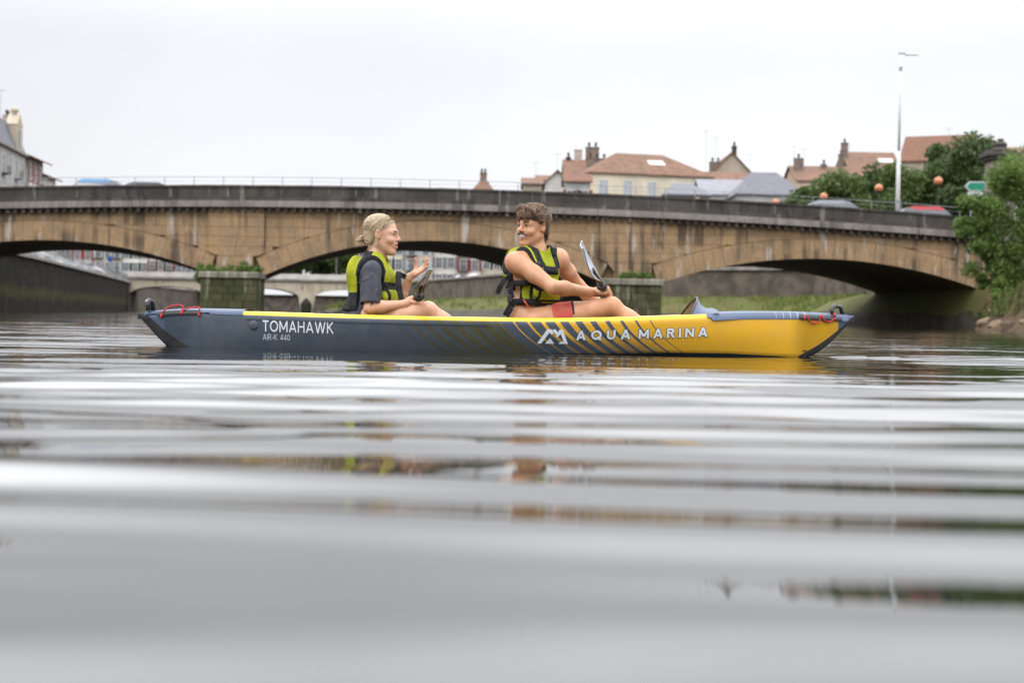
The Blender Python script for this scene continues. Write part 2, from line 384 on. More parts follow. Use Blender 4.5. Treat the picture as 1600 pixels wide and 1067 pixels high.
M_par = stone_mat('lichen_parapet', (0.085, 0.078, 0.070), (0.055, 0.05, 0.045), (0.03, 0.028, 0.024), (0.22, 0.20, 0.17), 0.16, 0.8)
M_corn = stone_mat('weathered_cornice', (0.30, 0.265, 0.235), (0.21, 0.185, 0.165), (0.07, 0.06, 0.055), (0.33, 0.30, 0.27), 0.08, 0.6)
M_cap = stone_mat('mossy_cap', (0.26, 0.235, 0.19), (0.17, 0.16, 0.11), (0.06, 0.07, 0.03), (0.40, 0.37, 0.33), 0.1, 0.6)
M_moss = stone_mat('mossy_pier', (0.085, 0.078, 0.042), (0.052, 0.058, 0.022), (0.03, 0.038, 0.014), (0.25, 0.23, 0.17), 0.25, 0.7)
M_core = mat('bridge_mortar', (0.20, 0.14, 0.075), (0.13, 0.095, 0.06), 0.8, 0.95, 0.4, 4)
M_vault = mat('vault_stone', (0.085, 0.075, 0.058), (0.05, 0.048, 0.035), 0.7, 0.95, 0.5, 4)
M_asph = mat('asphalt', (0.06, 0.06, 0.06), (0.045, 0.045, 0.045), 2.0, 0.95)
bridge = thing('stone_bridge', 'ochre sandstone bridge of three low arches with a blackened parapet', 'bridge', (-4.7, 89, 0))
XA, XB = -46.0, 36.0; SKEW = 2.45                       # the barrels run a little askew to the road
def build_core():
    m = MB(); xs = set(np.arange(XA, XB + 0.01, 0.6)); [xs.update((c - a, c + a)) for c, _, _, a in ARC]
    rows = []
    for x in sorted(xs):
        s = soffit(x); z1 = zcor(x) + 0.2; zz = -1.5
        if s is None: lst = [zz]
        elif any(abs(abs(x - c) - a) < 1e-6 for c, _, _, a in ARC): lst = [s, zz] if any(abs(x - (c + a)) < 1e-6 for c, _, _, a in ARC) else [zz, s]
        else: lst = [s]
        for b in lst:
            rows.append([(x, BY0 + 0.22, b), (x, BY0 + 0.22, z1), (x - SKEW, BY1, z1), (x - SKEW, BY1, b)])
    m.grid(rows, closed=True)
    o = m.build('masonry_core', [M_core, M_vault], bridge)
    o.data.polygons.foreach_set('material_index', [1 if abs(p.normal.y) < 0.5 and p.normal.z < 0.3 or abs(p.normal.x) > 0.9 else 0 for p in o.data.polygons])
build_core()
for c, zc_, Rd, a in ARC:                                    # arch rings, stone by stone
    th = math.asin(a/Rd); n = 33
    for i in range(n):
        a0 = -th + 2*th*i/n + 0.0003; a1 = -th + 2*th*(i+1)/n - 0.0003
        r1 = Rd + RING; P = []
        for r_, aa in ((Rd, (a0, a1)), (r1, (a1, a0))):
            for t_ in aa: P.append((c + r_*math.sin(t_), zc_ + r_*math.cos(t_)))
        MB().prism(P, BY0 - 0.022 - 0.007*rng.random(), BY0 + 0.4).build('voussoir', M_och, bridge)
def pier_zone(x): return any(p0 - 0.05 <= x <= p1 + 0.05 for p0, p1 in PIERS)
z0 = 2.3; ci = 0; nsp = 0                                    # spandrel courses
while z0 < 6.6:
    z1 = z0 + 0.56; x = -37 + (0.85 if ci % 2 else 0)
    while x < 30.5:
        w = 1.7*(0.85 + 0.3*rng.random()); x1 = min(x + w, 31)
        for p0, p1 in PIERS:
            for e in (p0, p1):
                if x + 0.15 < e < x1 + 0.3: x1 = e
        g = 0.009; sx = np.linspace(x + g, x1 - g, 5)
        bot = [max(z0 + g, extrados(v) + 0.03) for v in sx]; top = [min(z1 - g, zcor(v) - 0.02) for v in sx]
        if max(t - b for t, b in zip(top, bot)) > 0.10:
            keep = [i for i in range(5) if top[i] - bot[i] > 0.015]
            if len(keep) >= 2:
                P = [(sx[i], bot[i]) for i in keep] + [(sx[i], top[i]) for i in reversed(keep)]
                yy = BY0 + 0.02 - 0.018*rng.random() - (0.16 if pier_zone((x + x1)/2) else 0)
                MB().prism(P, yy, BY0 + 0.4).build('spandrel_stone', M_och, bridge); nsp += 1
        x = x1
    z0 = z1; ci += 1
x = XA
while x < XB:                                                # cornice, ledge and parapet stones
    w = 1.9*(0.9 + 0.2*rng.random()); x1 = min(x + w, XB); g = 0.008
    a, b = x + g, x1 - g; za, zb = zpar(a), zpar(b)
    MB().prism([(a, za - 1.29), (b, zb - 1.29), (b, zb - 0.93), (a, za - 0.93)], BY0 - 0.48 - 0.02*rng.random(), BY0 + 0.6).build('cornice_stone', M_corn, bridge)
    MB().prism([(a, za - 0.925), (b, zb - 0.925), (b, zb - 0.68), (a, za - 0.68)], BY0 - 0.16 - 0.01*rng.random(), BY0 + 0.5).build('plinth_stone', M_par, bridge)
    MB().prism([(a, za - 0.675), (b, zb - 0.675), (b, zb - 0.14), (a, za - 0.14)], BY0 - 0.02*rng.random(), BY0 + 0.4).build('parapet_stone', M_par, bridge)
    MB().prism([(a, za - 0.135), (b, zb - 0.135), (b, zb - 0.02*rng.random()), (a, za - 0.02*rng.random())], BY0 - 0.07 - 0.02*rng.random(), BY0 + 0.46).build('parapet_cap', M_par, bridge)
    x = x1
cor = MB().box((0, 0, 0), (0.17, 0.40, 0.26)); cme = mesh_from('corbel', cor.v, cor.f)
x = -38.0
while x < 31:
    o = link('corbel', cme, M_par, bridge); o.matrix_parent_inverse = Matrix.Translation(-wloc(bridge)); o.location = (x, BY0 - 0.17, zcor(x) - 0.135); x += 0.47
m = MB(); rows = []
for x in np.arange(XA, XB + 0.1, 2.0): rows.append([(x, BY0 + 0.5, zpar(x) - 0.95), (x, BY1 - 0.5, zpar(x) - 0.95)])
m.grid(rows).build('road_deck', M_asph, bridge)
m = MB()
for x in np.arange(XA, XB, 2.0):
    m.prism([(x, zcor(x)), (x + 1.99, zcor(x + 1.99)), (x + 1.99, zpar(x + 1.99)), (x, zpar(x))], BY1 - 0.4, BY1 + 0.1)
m.build('rear_parapet', M_par, bridge)
for p0, p1 in PIERS:                                         # cutwater piers with capstones
    w = p1 - p0; cx = (p0 + p1)/2
    pr = MB().box((cx, BY0 - 0.9, 0.35), (w - 0.1, 2.4, 3.7)).build('pier', M_moss, bridge)
    z = -0.4; k = 0
    while z < 2.1:
        n = 4 + k % 2; xs = np.linspace(p0, p1, n + 1)
        for i in range(n):
            MB().box(((xs[i] + xs[i+1])/2, BY0 - 2.12 - 0.03*rng.random(), z + 0.2), (xs[i+1] - xs[i] - 0.025, 0.24, 0.385), bev=0.02).build('pier_stone', M_moss, pr)
        z += 0.41; k += 1
    for i in range(3):
        MB().box((p0 - 0.1 + (w + 0.2)*(i + 0.5)/3, BY0 - 1.0, 2.28), ((w + 0.2)/3 - 0.02, 2.75, 0.32), bev=0.05).build('capstone', M_cap, pr)
# metal railing on the parapet
M_rail = mat('railing_paint', (0.32, 0.33, 0.35), (0.25, 0.26, 0.28), 5, 0.5, metal=0.3)
rail = thing('metal_railing', 'thin grey metal railing running along the blackened parapet', 'railing', (-8, BY0 + 0.2, 7.5))
xs = np.arange(-44, 26, 1.7)
for x in xs: MB().tube([(x, BY0 + 0.2, zpar(x) - 0.05), (x, BY0 + 0.2, zpar(x) + 0.47)], 0.022, 6).build('post', M_rail, rail)
for h in (0.47, 0.24): MB().tube([(x, BY0 + 0.2, zpar(x) + h) for x in xs], 0.016 if h > 0.3 else 0.008, 6).build('handrail' if h > .3 else 'lower_rail', M_rail, rail)
# ================================================================== PLANTS AND TREES
def leaf_mat(name, c1, c2, c3):
    m = bpy.data.materials.new(name); q = NT(m)
    c = q.mix(q.noise(q.pos(), 0.7, 2).smooth(0.35, 0.65), c1, c2)
    c = q.mix(q.noise(q.pos(), 9.0, 1).smooth(0.5, 0.7)*0.7, c, c3)
    q.base(c); q.rough(0.55); q.b.inputs['Specular IOR Level'].default_value = 0.3
    tr = q.n('ShaderNodeBsdfTranslucent'); q.link(c, tr.inputs[0])
    ms = q.n('ShaderNodeMixShader'); ms.inputs[0].default_value = 0.3
    out = [n for n in q.nt.nodes if n.type == 'OUTPUT_MATERIAL'][0]
    q.link(q.b.outputs[0], ms.inputs[1]); q.link(tr.outputs[0], ms.inputs[2]); q.link(ms.outputs[0], out.inputs[0])
    return m
M_leaf = leaf_mat('leaf_dark', (0.045, 0.085, 0.025), (0.07, 0.115, 0.03), (0.11, 0.15, 0.05))
M_leaf2 = leaf_mat('leaf_mid', (0.075, 0.125, 0.03), (0.10, 0.15, 0.04), (0.15, 0.19, 0.06))
M_leaf3 = leaf_mat('leaf_bright', (0.095, 0.165, 0.032), (0.135, 0.215, 0.045), (0.20, 0.27, 0.07))
M_bark = mat('bark', (0.10, 0.075, 0.055), (0.06, 0.045, 0.035), 3, 0.95, 0.8, 8, stretch=(1, 1, 0.3))
def leaves(centers, radii, n, size, flat=0.0):
    """many small leaf quads scattered through clumps"""
    idx = rng.integers(0, len(centers), n); c = centers[idx]; r = radii[idx][:, None]
    d = rng.normal(0, 1, (n, 3)); d /= np.linalg.norm(d, axis=1)[:, None]
    p = c + d*r*(rng.random((n, 1))**0.45)*np.array([1, 1, 0.8])
    a = rng.normal(0, 1, (n, 3)); a /= np.linalg.norm(a, axis=1)[:, None]
    b = np.cross(a, rng.normal(0, 1, (n, 3))); b /= np.linalg.norm(b, axis=1)[:, None]
    s = size*(0.6 + 0.8*rng.random((n, 1)))
    V = np.stack([p - a*s, p + b*s*0.45, p + a*s, p - b*s*0.45], 1).reshape(-1, 3)
    me = bpy.data.meshes.new('crown'); F = np.arange(4*n)
    me.vertices.add(4*n); me.vertices.foreach_set('co', V.ravel()); me.loops.add(4*n); me.loops.foreach_set('vertex_index', F)
    me.polygons.add(n); me.polygons.foreach_set('loop_start', np.arange(0, 4*n, 4)); me.update(calc_edges=True)
    return me
def tree(name, label, base, top, rad, mtl, n=7000, size=0.16, clumps=34, lean=(0, 0), group=None, low=0.28, cat='tree'):
    base = Vector(base); H = top - base.z
    t = thing(name, label, cat, base, group)
    cc = base + Vector((lean[0], lean[1], H*(0.5 + low/2))); rz = H*(1 - low)/2
    C = []; Rr = []
    while len(C) < clumps:
        d = rng.normal(0, 1, 3); d /= np.linalg.norm(d); k = rng.random()**0.4
        e = 1.0 if d[2] > 0 else 0.85
        cr = rad*(0.22 + 0.2*rng.random())
        C.append((cc.x + d[0]*(rad - cr*0.8)*k, cc.y + d[1]*(rad - cr*0.8)*k, cc.z + d[2]*(rz - cr*0.7)*k*e)); Rr.append(cr)
    C = np.array(C); Rr = np.array(Rr)
    link('crown', leaves(C, Rr, n, size), mtl, t)
    tr = MB(); tr.tube([base - Vector((0, 0, 0.3)), base + Vector((lean[0]*.3, lean[1]*.3, H*0.25)), base + Vector((lean[0]*.7, lean[1]*.7, H*0.55)), base + Vector((lean[0], lean[1], H*0.85))], [H*0.028, H*0.021, H*0.013, H*0.004], 8)
    for i in range(7):
        z = H*(0.28 + 0.4*rng.random()); j = rng.integers(0, clumps); s = base + Vector((lean[0]*z/H, lean[1]*z/H, z)); e = Vector(C[j])
        tr.tube([s, s.lerp(e, 0.5) + Vector((0, 0, 0.2)), e], [H*0.009, H*0.006, H*0.002], 6)
    tr.build('trunk', M_bark, t, smooth=True)
    return t
G = 'plane trees behind the bridge end'
for i, (px, py, Y, r_, lab) in enumerate([(1266, 282, 150, 3.6, 'small round green tree beside the slate roofs'), (1316, 262, 146, 4.9, 'leafy green tree left of the tall white lamp pole'), (1368, 250, 150, 5.0, 'green tree directly behind the tall white lamp pole'),
        (1425, 240, 146, 5.0, 'broad green tree just right of the tall white lamp pole'), (1470, 222, 148, 5.2, 'dense green tree in front of the brown roofed gable house'), (1512, 196, 144, 5.4, 'tallest dark green tree beside the ornate stone pillar')]):
    p = at(px, py, Y); tree('plane_tree', lab, (p.x, Y, 4.7), p.z, r_, M_leaf if i in (2, 4, 5) else M_leaf2, 15000, 0.27, 55, group=G, low=0.12)
for px, py, Y, r_, lab in [(1150, 306, 150, 1.3, 'small green bush in front of the pale grey roof'), (1215, 308, 150, 2.0, 'low green bush beside the first orange lantern')]:
    p = at(px, py, Y); tree('small_tree', lab, (p.x, Y, 4.7), p.z, r_, M_leaf2, 5000, 0.2, 26, low=0.3)
for i, (px, py, Y, r_) in enumerate([(452, 372, 262, 5.5), (500, 352, 270, 6.5), (548, 345, 266, 6.0)]):
    p = at(px, py, Y); tree('riverside_tree', ['bluish green tree behind the far bridge nearest its left pier', 'tall green tree behind the middle of the far bridge', 'green tree behind the white globe lamp beyond the far bridge'][i], (p.x, Y, 4.7), p.z, r_, M_leaf2 if i else M_leaf, 7000, 0.4, 36, group='trees behind the far bridge', low=0.08)
# leaning tree over the right bank, close to the camera side of the bridge
def leaning_tree():
    t = thing('leaning_tree', 'bright green tree leaning over the earth bank in front of the bridge end', 'tree', (23.4, 63, 2.2))
    pts = [(1572, 292, 62, .9), (1592, 275, 63, 1.0), (1600, 300, 63, 1.3), (1555, 300, 62, 1.15), (1520, 325, 61.5, .75), (1548, 345, 62, 1.0), (1578, 350, 62, 1.25), (1512, 355, 61.5, .55), (1530, 372, 61.5, .75), (1560, 385, 62, 1.0), (1590, 395, 62.5, 1.1),
           (1545, 402, 62, .6), (1565, 428, 62, .85), (1590, 440, 62.5, 1.0), (1578, 462, 62, .6), (1560, 452, 61.5, .5), (1592, 478, 62, .7), (1568, 486, 60.5, .35), (1600, 490, 61, .6), (1625, 340, 63, 1.6), (1630, 280, 63.5, 1.6), (1640, 420, 63, 1.4), (1655, 262, 64, 1.6), (1503, 352, 61.5, .3), (1535, 440, 62, .3)]
    C = []; Rr = []
    for px, py, Y, r_ in pts:
        p = at(px, py, Y)
        for k in range(5):
            C.append(np.array(p) + rng.normal(0, 0.40, 3)*r_); Rr.append(r_*(0.42 + 0.28*rng.random()))
    link('crown', leaves(np.array(C), np.array(Rr), 52000, 0.075), M_leaf3, t)
    b = Vector((23.6, 63.2, 2.0)); tr = MB()
    tr.tube([b, b + Vector((-0.5, -0.2, 1.6)), b + Vector((-0.9, -0.5, 3.2)), b + Vector((-1.2, -0.8, 4.8))], [0.3, 0.22, 0.16, 0.06], 9)
    for k in range(0, 19, 2):
        e = at(pts[k][0], pts[k][1], pts[k][2]); s = b + Vector((-0.55, -0.3, 1.8 + 0.1*k)); tr.tube([s, s.lerp(e, 0.55) + Vector((0, 0, 0.25)), e], [0.08, 0.05, 0.015], 6)
    tr.build('trunk', M_bark, t, smooth=True)
leaning_tree()
# plants rooted on the bridge piers
def bushy(name, label, px0, px1, py0, py1, Y, n, parent=None, mtl=M_leaf3):
    C = []; Rr = []
    base = at((px0 + px1)/2, py1, Y); t = thing(name, label, 'plant', base)
    for i in range(26):
        fx = rng.random(); h = (py1 - py0)*(0.45 + 0.55*math.sin(3.1*fx + 0.3)*rng.random())
        p = at(px0 + (px1 - px0)*fx, py1 - h*rng.random(), Y + rng.normal(0, .25)); C.append(np.array(p)); Rr.append(0.16 + 0.14*rng.random())
    link('foliage', leaves(np.array(C), np.array(Rr), n, 0.07), mtl, t)
    m = MB()
    for c in C[:12]: m.tube([Vector((c[0], c[1], base.z - 0.1)), Vector(c)], [0.02, 0.008], 5)
    m.build('stem', M_bark, t)
bushy('wild_shrub', 'bright green shrub hanging off the corner of the mossy pier behind the stern', 308, 342, 402, 440, BY0 - 1.6, 2600)
bushy('wild_shrub', 'low green weeds on the capstones of the mossy pier behind the stern', 345, 408, 408, 428, BY0 - 1.2, 2800)
bushy('wild_shrub', 'green weeds on the capstones of the pier behind the white paddle blade', 962, 1022, 418, 443, BY0 - 1.2, 3000)

bushy('bank_shrub', 'dense green shrub at the foot of the leaning tree trunk', 1556, 1600, 446, 478, 60.5, 5200)
bushy('bank_shrub', 'low dark shrub on the earth bank above the boulders', 1575, 1625, 470, 500, 58.5, 4800, mtl=M_leaf2)
# ================================================================== HOUSES
M_glass = mat('window_glass', (0.05, 0.06, 0.075), (0.09, 0.10, 0.12), 1.2, 0.12, spec=0.8)
M_white = mat('white_paint', (0.72, 0.71, 0.68), (0.62, 0.61, 0.58), 1.5, 0.7)
def wallm(n, c): return mat('wall_' + n, c, tuple(v*0.82 for v in c), 0.5, 0.9, 0.25, 3, stretch=(1, 1, 0.4))
M_cream = wallm('cream', (0.72, 0.65, 0.50)); M_lime = wallm('limewash', (0.66, 0.63, 0.58)); M_beige = wallm('beige', (0.55, 0.48, 0.38)); M_grey = wallm('grey', (0.42, 0.41, 0.40)); M_pink = wallm('pink', (0.60, 0.46, 0.38)); M_stonew = wallm('stone', (0.44, 0.38, 0.30))
M_tile = mat('terracotta_tiles', (0.25, 0.145, 0.10), (0.17, 0.11, 0.083), 1.2, 0.85, 0.8, 9)
M_tileb = mat('brown_tiles', (0.22, 0.11, 0.07), (0.17, 0.10, 0.075), 1.2, 0.85, 0.8, 9)
M_slate = mat('slate', (0.13, 0.13, 0.155), (0.10, 0.10, 0.125), 1.5, 0.6, 0.4, 8)
M_slatel = mat('slate_pale', (0.24, 0.24, 0.27), (0.20, 0.20, 0.23), 1.5, 0.6, 0.4, 8)
M_slatb = None
SH = {n: mat('shutter_' + n, c, None, 3, 0.6) for n, c in dict(red=(0.22, 0.03, 0.03), green=(0.03, 0.11, 0.07), blue=(0.06, 0.12, 0.28), pale=(0.42, 0.47, 0.50), grey=(0.22, 0.23, 0.25), teal=(0.01, 0.09, 0.14)).items()}
M_chim = mat('chimney_brick', (0.25, 0.20, 0.17), (0.15, 0.12, 0.10), 2.5, 0.9, 0.6, 8)
M_chimp = mat('chimney_render', (0.50, 0.42, 0.38), (0.40, 0.33, 0.30), 2.5, 0.9)
M_pot = mat('chimney_pot', (0.06, 0.05, 0.04), (0.09, 0.07, 0.05), 4, 0.9)
M_iron = mat('black_iron', (0.03, 0.03, 0.035), (0.02, 0.02, 0.02), 4, 0.5)
def house(label, loc, w, d, h, rz=0.0, wall=None, roof='gx', rh=2.5, roofm=None, cols=3, floors=4, win=(1.0, 1.7), shutter=None, pane=None, chim=(), fl0=0, ov=0.35, name='town_house', shop=None, timber=None, skyl=None, balcony=False, floor_h=None):
    roofm = roofm or M_tile; wall = wall or M_lime
    X = Matrix.Translation(Vector(loc)) @ Matrix.Rotation(rz, 4, 'Z')
    t = thing(name, label, 'house', loc)
    wl = MB().box((w/2, d/2, h/2), (w, d, h))
    if roof == 'gx': wl.add([(0.01, 0, h), (0.01, d, h), (0.01, d/2, h + rh), (w-.01, 0, h), (w-.01, d, h), (w-.01, d/2, h + rh)], [(1, 0, 2), (3, 4, 5)])
    if roof == 'gy': wl.add([(0, 0.01, h), (w, 0.01, h), (w/2, 0.01, h + rh), (0, d-.01, h), (w, d-.01, h), (w/2, d-.01, h + rh)], [(0, 1, 2), (4, 3, 5)])
    wl.build('wall', wall, t, xf=X)
    r = MB(); th = 0.18
    def slab(pts): r.add([Vector(p) for p in pts] + [Vector(p) - Vector((0, 0, th)) for p in pts], [tuple(range(len(pts)))] + [tuple(range(2*len(pts)-1, len(pts)-1, -1))] + [((i+1) % len(pts), i, i + len(pts), (i+1) % len(pts) + len(pts)) for i in range(len(pts))])
    H = h + rh + th; e = h + th - ov*rh/(d/2) if roof != 'gy' else h + th - ov*rh/(w/2)
    if roof == 'gx': slab([(-ov, -ov, e), (w+ov, -ov, e), (w+ov, d/2, H), (-ov, d/2, H)]); slab([(w+ov, d+ov, e), (-ov, d+ov, e), (-ov, d/2, H), (w+ov, d/2, H)])
    elif roof == 'gy': slab([(-ov, -ov, e), (w/2, -ov, H), (w/2, d+ov, H), (-ov, d+ov, e)]); slab([(w+ov, d+ov, e), (w/2, d+ov, H), (w/2, -ov, H), (w+ov, -ov, e)])
    elif roof == 'hip':
        i = min(d/2, w*0.3); q = [(-ov, -ov, e), (w+ov, -ov, e), (w+ov, d+ov, e), (-ov, d+ov, e)]; a, b = (i, d/2, H), (w-i, d/2, H)
        slab([q[0], q[1], b, a]); slab([q[2], q[3], a, b]); slab([q[1], q[2], b]); slab([q[3], q[0], a])
    elif roof == 'mansard':
        i = 1.3; k = rh*0.8; b0 = [(-.1, -.1, h), (w+.1, -.1, h), (w+.1, d+.1, h), (-.1, d+.1, h)]; b1 = [(i, i, h+k), (w-i, i, h+k), (w-i, d-i, h+k), (i, d-i, h+k)]; top = (w/2, d/2, h + rh)
        r.add(b0 + b1 + [top], [(j, (j+1) % 4, 4 + (j+1) % 4, 4+j) for j in range(4)] + [(4+j, 4 + (j+1) % 4, 8) for j in range(4)])
        MB().box((w/2, d/2, h - 0.15), (w + 0.9, d + 0.9, 0.3)).build('cornice', M_cop, t, xf=X)
    ro = r.build('roof', roofm, t, xf=X)
    for cx, cy, cw, ch, pots, cm in chim:
        zc = h + rh*(1 - abs(cy - d/2)/(d/2)) if roof != 'mansard' else h + rh*.6
        c = MB().box((cx, cy, zc - 0.6 + ch/2), (cw, 0.8, ch + 1.2)); c.box((cx, cy, zc + ch + 0.02), (cw + .14, 0.94, 0.14))
        co = c.build('chimney', cm, t, xf=X)
        for j in range(pots): MB().lathe((cx - cw/2 + cw*(j + 0.5)/pots, cy, zc + ch), [(0.2, 0), (0.15, 0.25), (0.17, 0.5), (0.22, 0.62), (0.1, 0.8)], 8).build('chimney_pot', M_pot, co, xf=X)
    fh = floor_h or (h - 0.6)/floors; ww, wh = win
    for f in range(fl0, floors):
        for c in range(cols):
            if f == 0 and shop is not None: continue
            cx = w*(c + 0.5)/cols; cz = h - 0.5 - fh*(floors - 1 - f) - fh*0.5
            wm = MB()
            for sx in (-1, 1): wm.box((cx + sx*(ww/2 + .05), -0.03, cz), (0.1, 0.12, wh + 0.2))
            for sz in (-1, 1): wm.box((cx, -0.03, cz + sz*(wh/2 + .05)), (ww, 0.12, 0.1))
            wm.box((cx, -0.02, cz), (0.06, 0.08, wh)); wm.box((cx, -0.02, cz + wh*.15), (ww, 0.08, 0.05))
            wo_ = wm.build('window', M_white, t, xf=X)
            MB().box((cx, -0.005, cz), (ww, 0.03, wh)).build('pane', pane or M_glass, wo_, xf=X)
            if shutter:
                for sx in (-1, 1): MB().box((cx + sx*(ww*0.75 + .1), -0.06, cz), (ww*0.48, 0.06, wh + 0.1)).build('shutter', SH[shutter], wo_, xf=X)
            if balcony and c % 2 == 0:
                b = MB().box((cx, -0.35, cz - wh/2 - 0.12), (ww + 0.8, 0.7, 0.12)); b.box((cx, -0.68, cz - wh/2 + 0.8), (ww + 0.8, 0.05, 0.06))
                for j in range(7): b.box((cx - ww/2 - 0.35 + (ww + 0.7)*j/6, -0.68, cz - wh/2 + 0.35), (0.03, 0.03, 0.9))
                b.build('balcony', M_iron, t, xf=X)
    if shop is not None:
        for c in range(cols):
            cx = w*(c + 0.5)/cols; MB().box((cx, -0.02, 1.35), (w/cols*0.72, 0.08, 2.5)).build('shop_window', M_glass, t, xf=X)
        MB().add([(0.3, -0.05, 3.1), (w-.3, -0.05, 3.1), (w-.3, -1.5, 2.4), (.3, -1.5, 2.4), (.3, -1.5, 2.2), (w-.3, -1.5, 2.2)], [(0, 1, 2, 3), (3, 2, 5, 4)]).build('awning', shop, t, xf=X)
    if timber:
        tm = MB()
        for c in range(cols + 1): tm.box((0.12 + (w - .24)*c/cols, -0.02, h/2 + 1.5), (0.2, 0.07, h - 3.2))
        for f in range(1, floors + 1): tm.box((w/2, -0.03, h - 0.1 - fh*(floors - f)), (w, 0.07, 0.18))
        tm.build('timber_frame', SH[timber], t, xf=X)
    if skyl:
        x_, y_ = skyl; z_ = h + rh*y_/(d/2) + th; sl = rh/(d/2)
        MB().add([(x_, y_, z_ + .06), (x_ + 2.3, y_, z_ + .06), (x_ + 2.3, y_ + 1.3, z_ + .06 + 1.3*sl), (x_, y_ + 1.3, z_ + .06 + 1.3*sl)], [(0, 1, 2, 3)]).build('skylight', M_white, ro, xf=X)
    return t
GZ = 4.7
def wz(px, py, Y): return at(px, py, Y).z
def wx(px, Y, py=280): return at(px, py, Y).x
def hs(label, px0, px1, py_eave, py_ridge, Y, d, **k):
    """house whose front spans px0..px1 at depth Y, eaves and ridge read off the photograph"""
    x0, x1 = wx(px0, Y, py_eave), wx(px1, Y, py_eave); pm = (px0 + px1)/2; h = wz(pm, py_eave, Y) - GZ; rh = max(0.8, wz(pm, py_ridge, Y + d/2) - GZ - h)
    rz = k.pop('rz', 0.0)
    return house(label, (x0, Y, GZ), (x1 - x0)/math.cos(rz), d, h, rz, rh=rh, **k)
hs('large cream house with a hipped terracotta roof and pale shutters', 924, 1119, 270, 241, 190, 11, rz=R(14), wall=M_cream, roof='hip', cols=5, floors=5, win=(1.15, 2.1), pane=SH['pale'], chim=((3.6, 9.0, 3.0, 1.6, 3, M_chim),), skyl=(9.0, 2.3), floor_h=3.3, fl0=1)
hs('narrow pale house with two tall dark chimney stacks beside the cream house', 884, 930, 272, 252, 199, 9, wall=M_lime, roof='gx', roofm=M_tile, cols=2, floors=5, shutter='grey', chim=((3.9, 4.5, 1.9, 1.9, 2, M_chim), (1.9, 4.5, 1.1, 1.5, 0, M_chimp), (0.5, 4.5, .7, .4, 1, M_pot)), fl0=1)
hs('white gabled house with a reddish roof left of the cream house', 852, 890, 286, 272, 185, 8, wall=M_lime, roof='gy', roofm=M_tileb, cols=2, floors=4, fl0=1, shutter='red')
hs('small house with an orange tiled roof over a blue wall', 840, 872, 283, 276, 205, 8, wall=wallm('blue', (0.06, 0.12, 0.28)), roof='gx', cols=2, floors=4, fl0=1)
hs('small dark walled house with an orange tiled roof at the end of the row', 818, 846, 288, 280, 200, 8, wall=M_stonew, roof='gx', cols=2, floors=4, fl0=1)
hs('low grey house with a red shuttered window above the parapet', 884, 922, 284, 274, 176, 6, wall=M_grey, roof='gx', roofm=M_tileb, cols=2, floors=4, fl0=1, shutter='red')
hs('big brown gabled building behind the cream house', 1108, 1178, 275, 247, 222, 14, wall=M_stonew, roof='gy', roofm=M_tileb, cols=3, floors=5, fl0=1, chim=((1.2, 2, 1.8, 1.2, 2, M_chim), (4.9, 7, .7, 1.8, 1, M_pot)))
hs('low terracotta roofed house under the brown gable', 1108, 1170, 286, 271, 205, 8, wall=M_pink, roof='gx', cols=3, floors=5, fl0=1)
hs('house with a low hipped dark slate roof above the parapet', 1040, 1108, 305, 289, 168, 10, wall=M_grey, roof='hip', roofm=M_slate, cols=4, floors=3, shop=M_white)
hs('house with a pale grey slate roof between two darker ones', 1098, 1165, 304, 283, 178, 9, wall=M_lime, roof='gx', roofm=M_slatel, cols=4, floors=3, fl0=0)
hs('house with a tall hipped dark slate roof beside the trees', 1152, 1256, 304, 272, 170, 10, wall=M_grey, roof='hip', roofm=M_slate, cols=5, floors=3, shop=mat('awning_pink', (0.62, 0.42, 0.42), (0.7, 0.66, 0.62), 2.0, 0.8), ov=0.25)
hs('long terracotta roofed house with a row of chimneys behind the trees', 1246, 1352, 283, 262, 215, 12, wall=M_pink, roof='gx', cols=5, floors=4, fl0=2, chim=((.9, 4, 1.4, 1.9, 1, M_chim), (5.0, 5, .8, .7, 1, M_chim), (7.4, 4, .7, 2.6, 1, M_chim)))
hs('terracotta roofed house with a blue skylight left of the lamp pole', 1330, 1408, 268, 240, 222, 12, wall=M_stonew, roof='gx', cols=4, floors=4, fl0=2, skyl=(5, 2.5), chim=((-0.2, 4, 1.0, 2.4, 1, M_chim),))
hs('pale stone gable house with a brown tiled roof behind the tall trees', 1408, 1500, 252, 217, 215, 12, rz=R(-24), wall=M_stonew, roof='gx', roofm=M_tileb, cols=4, floors=4, fl0=2)
hs('house with an orange roof behind the ornate stone pillar', 1560, 1680, 248, 233, 180, 10, wall=M_beige, roof='gx', cols=5, floors=4, fl0=1)
hs('small brown turret like rooftop beside the far end of the railing', 742, 768, 296, 284, 250, 6, wall=M_stonew, roof='hip', roofm=M_tileb, cols=1, floors=5, fl0=2, chim=((1.4, 3, 1.2, 1.5, 2, M_chim),))
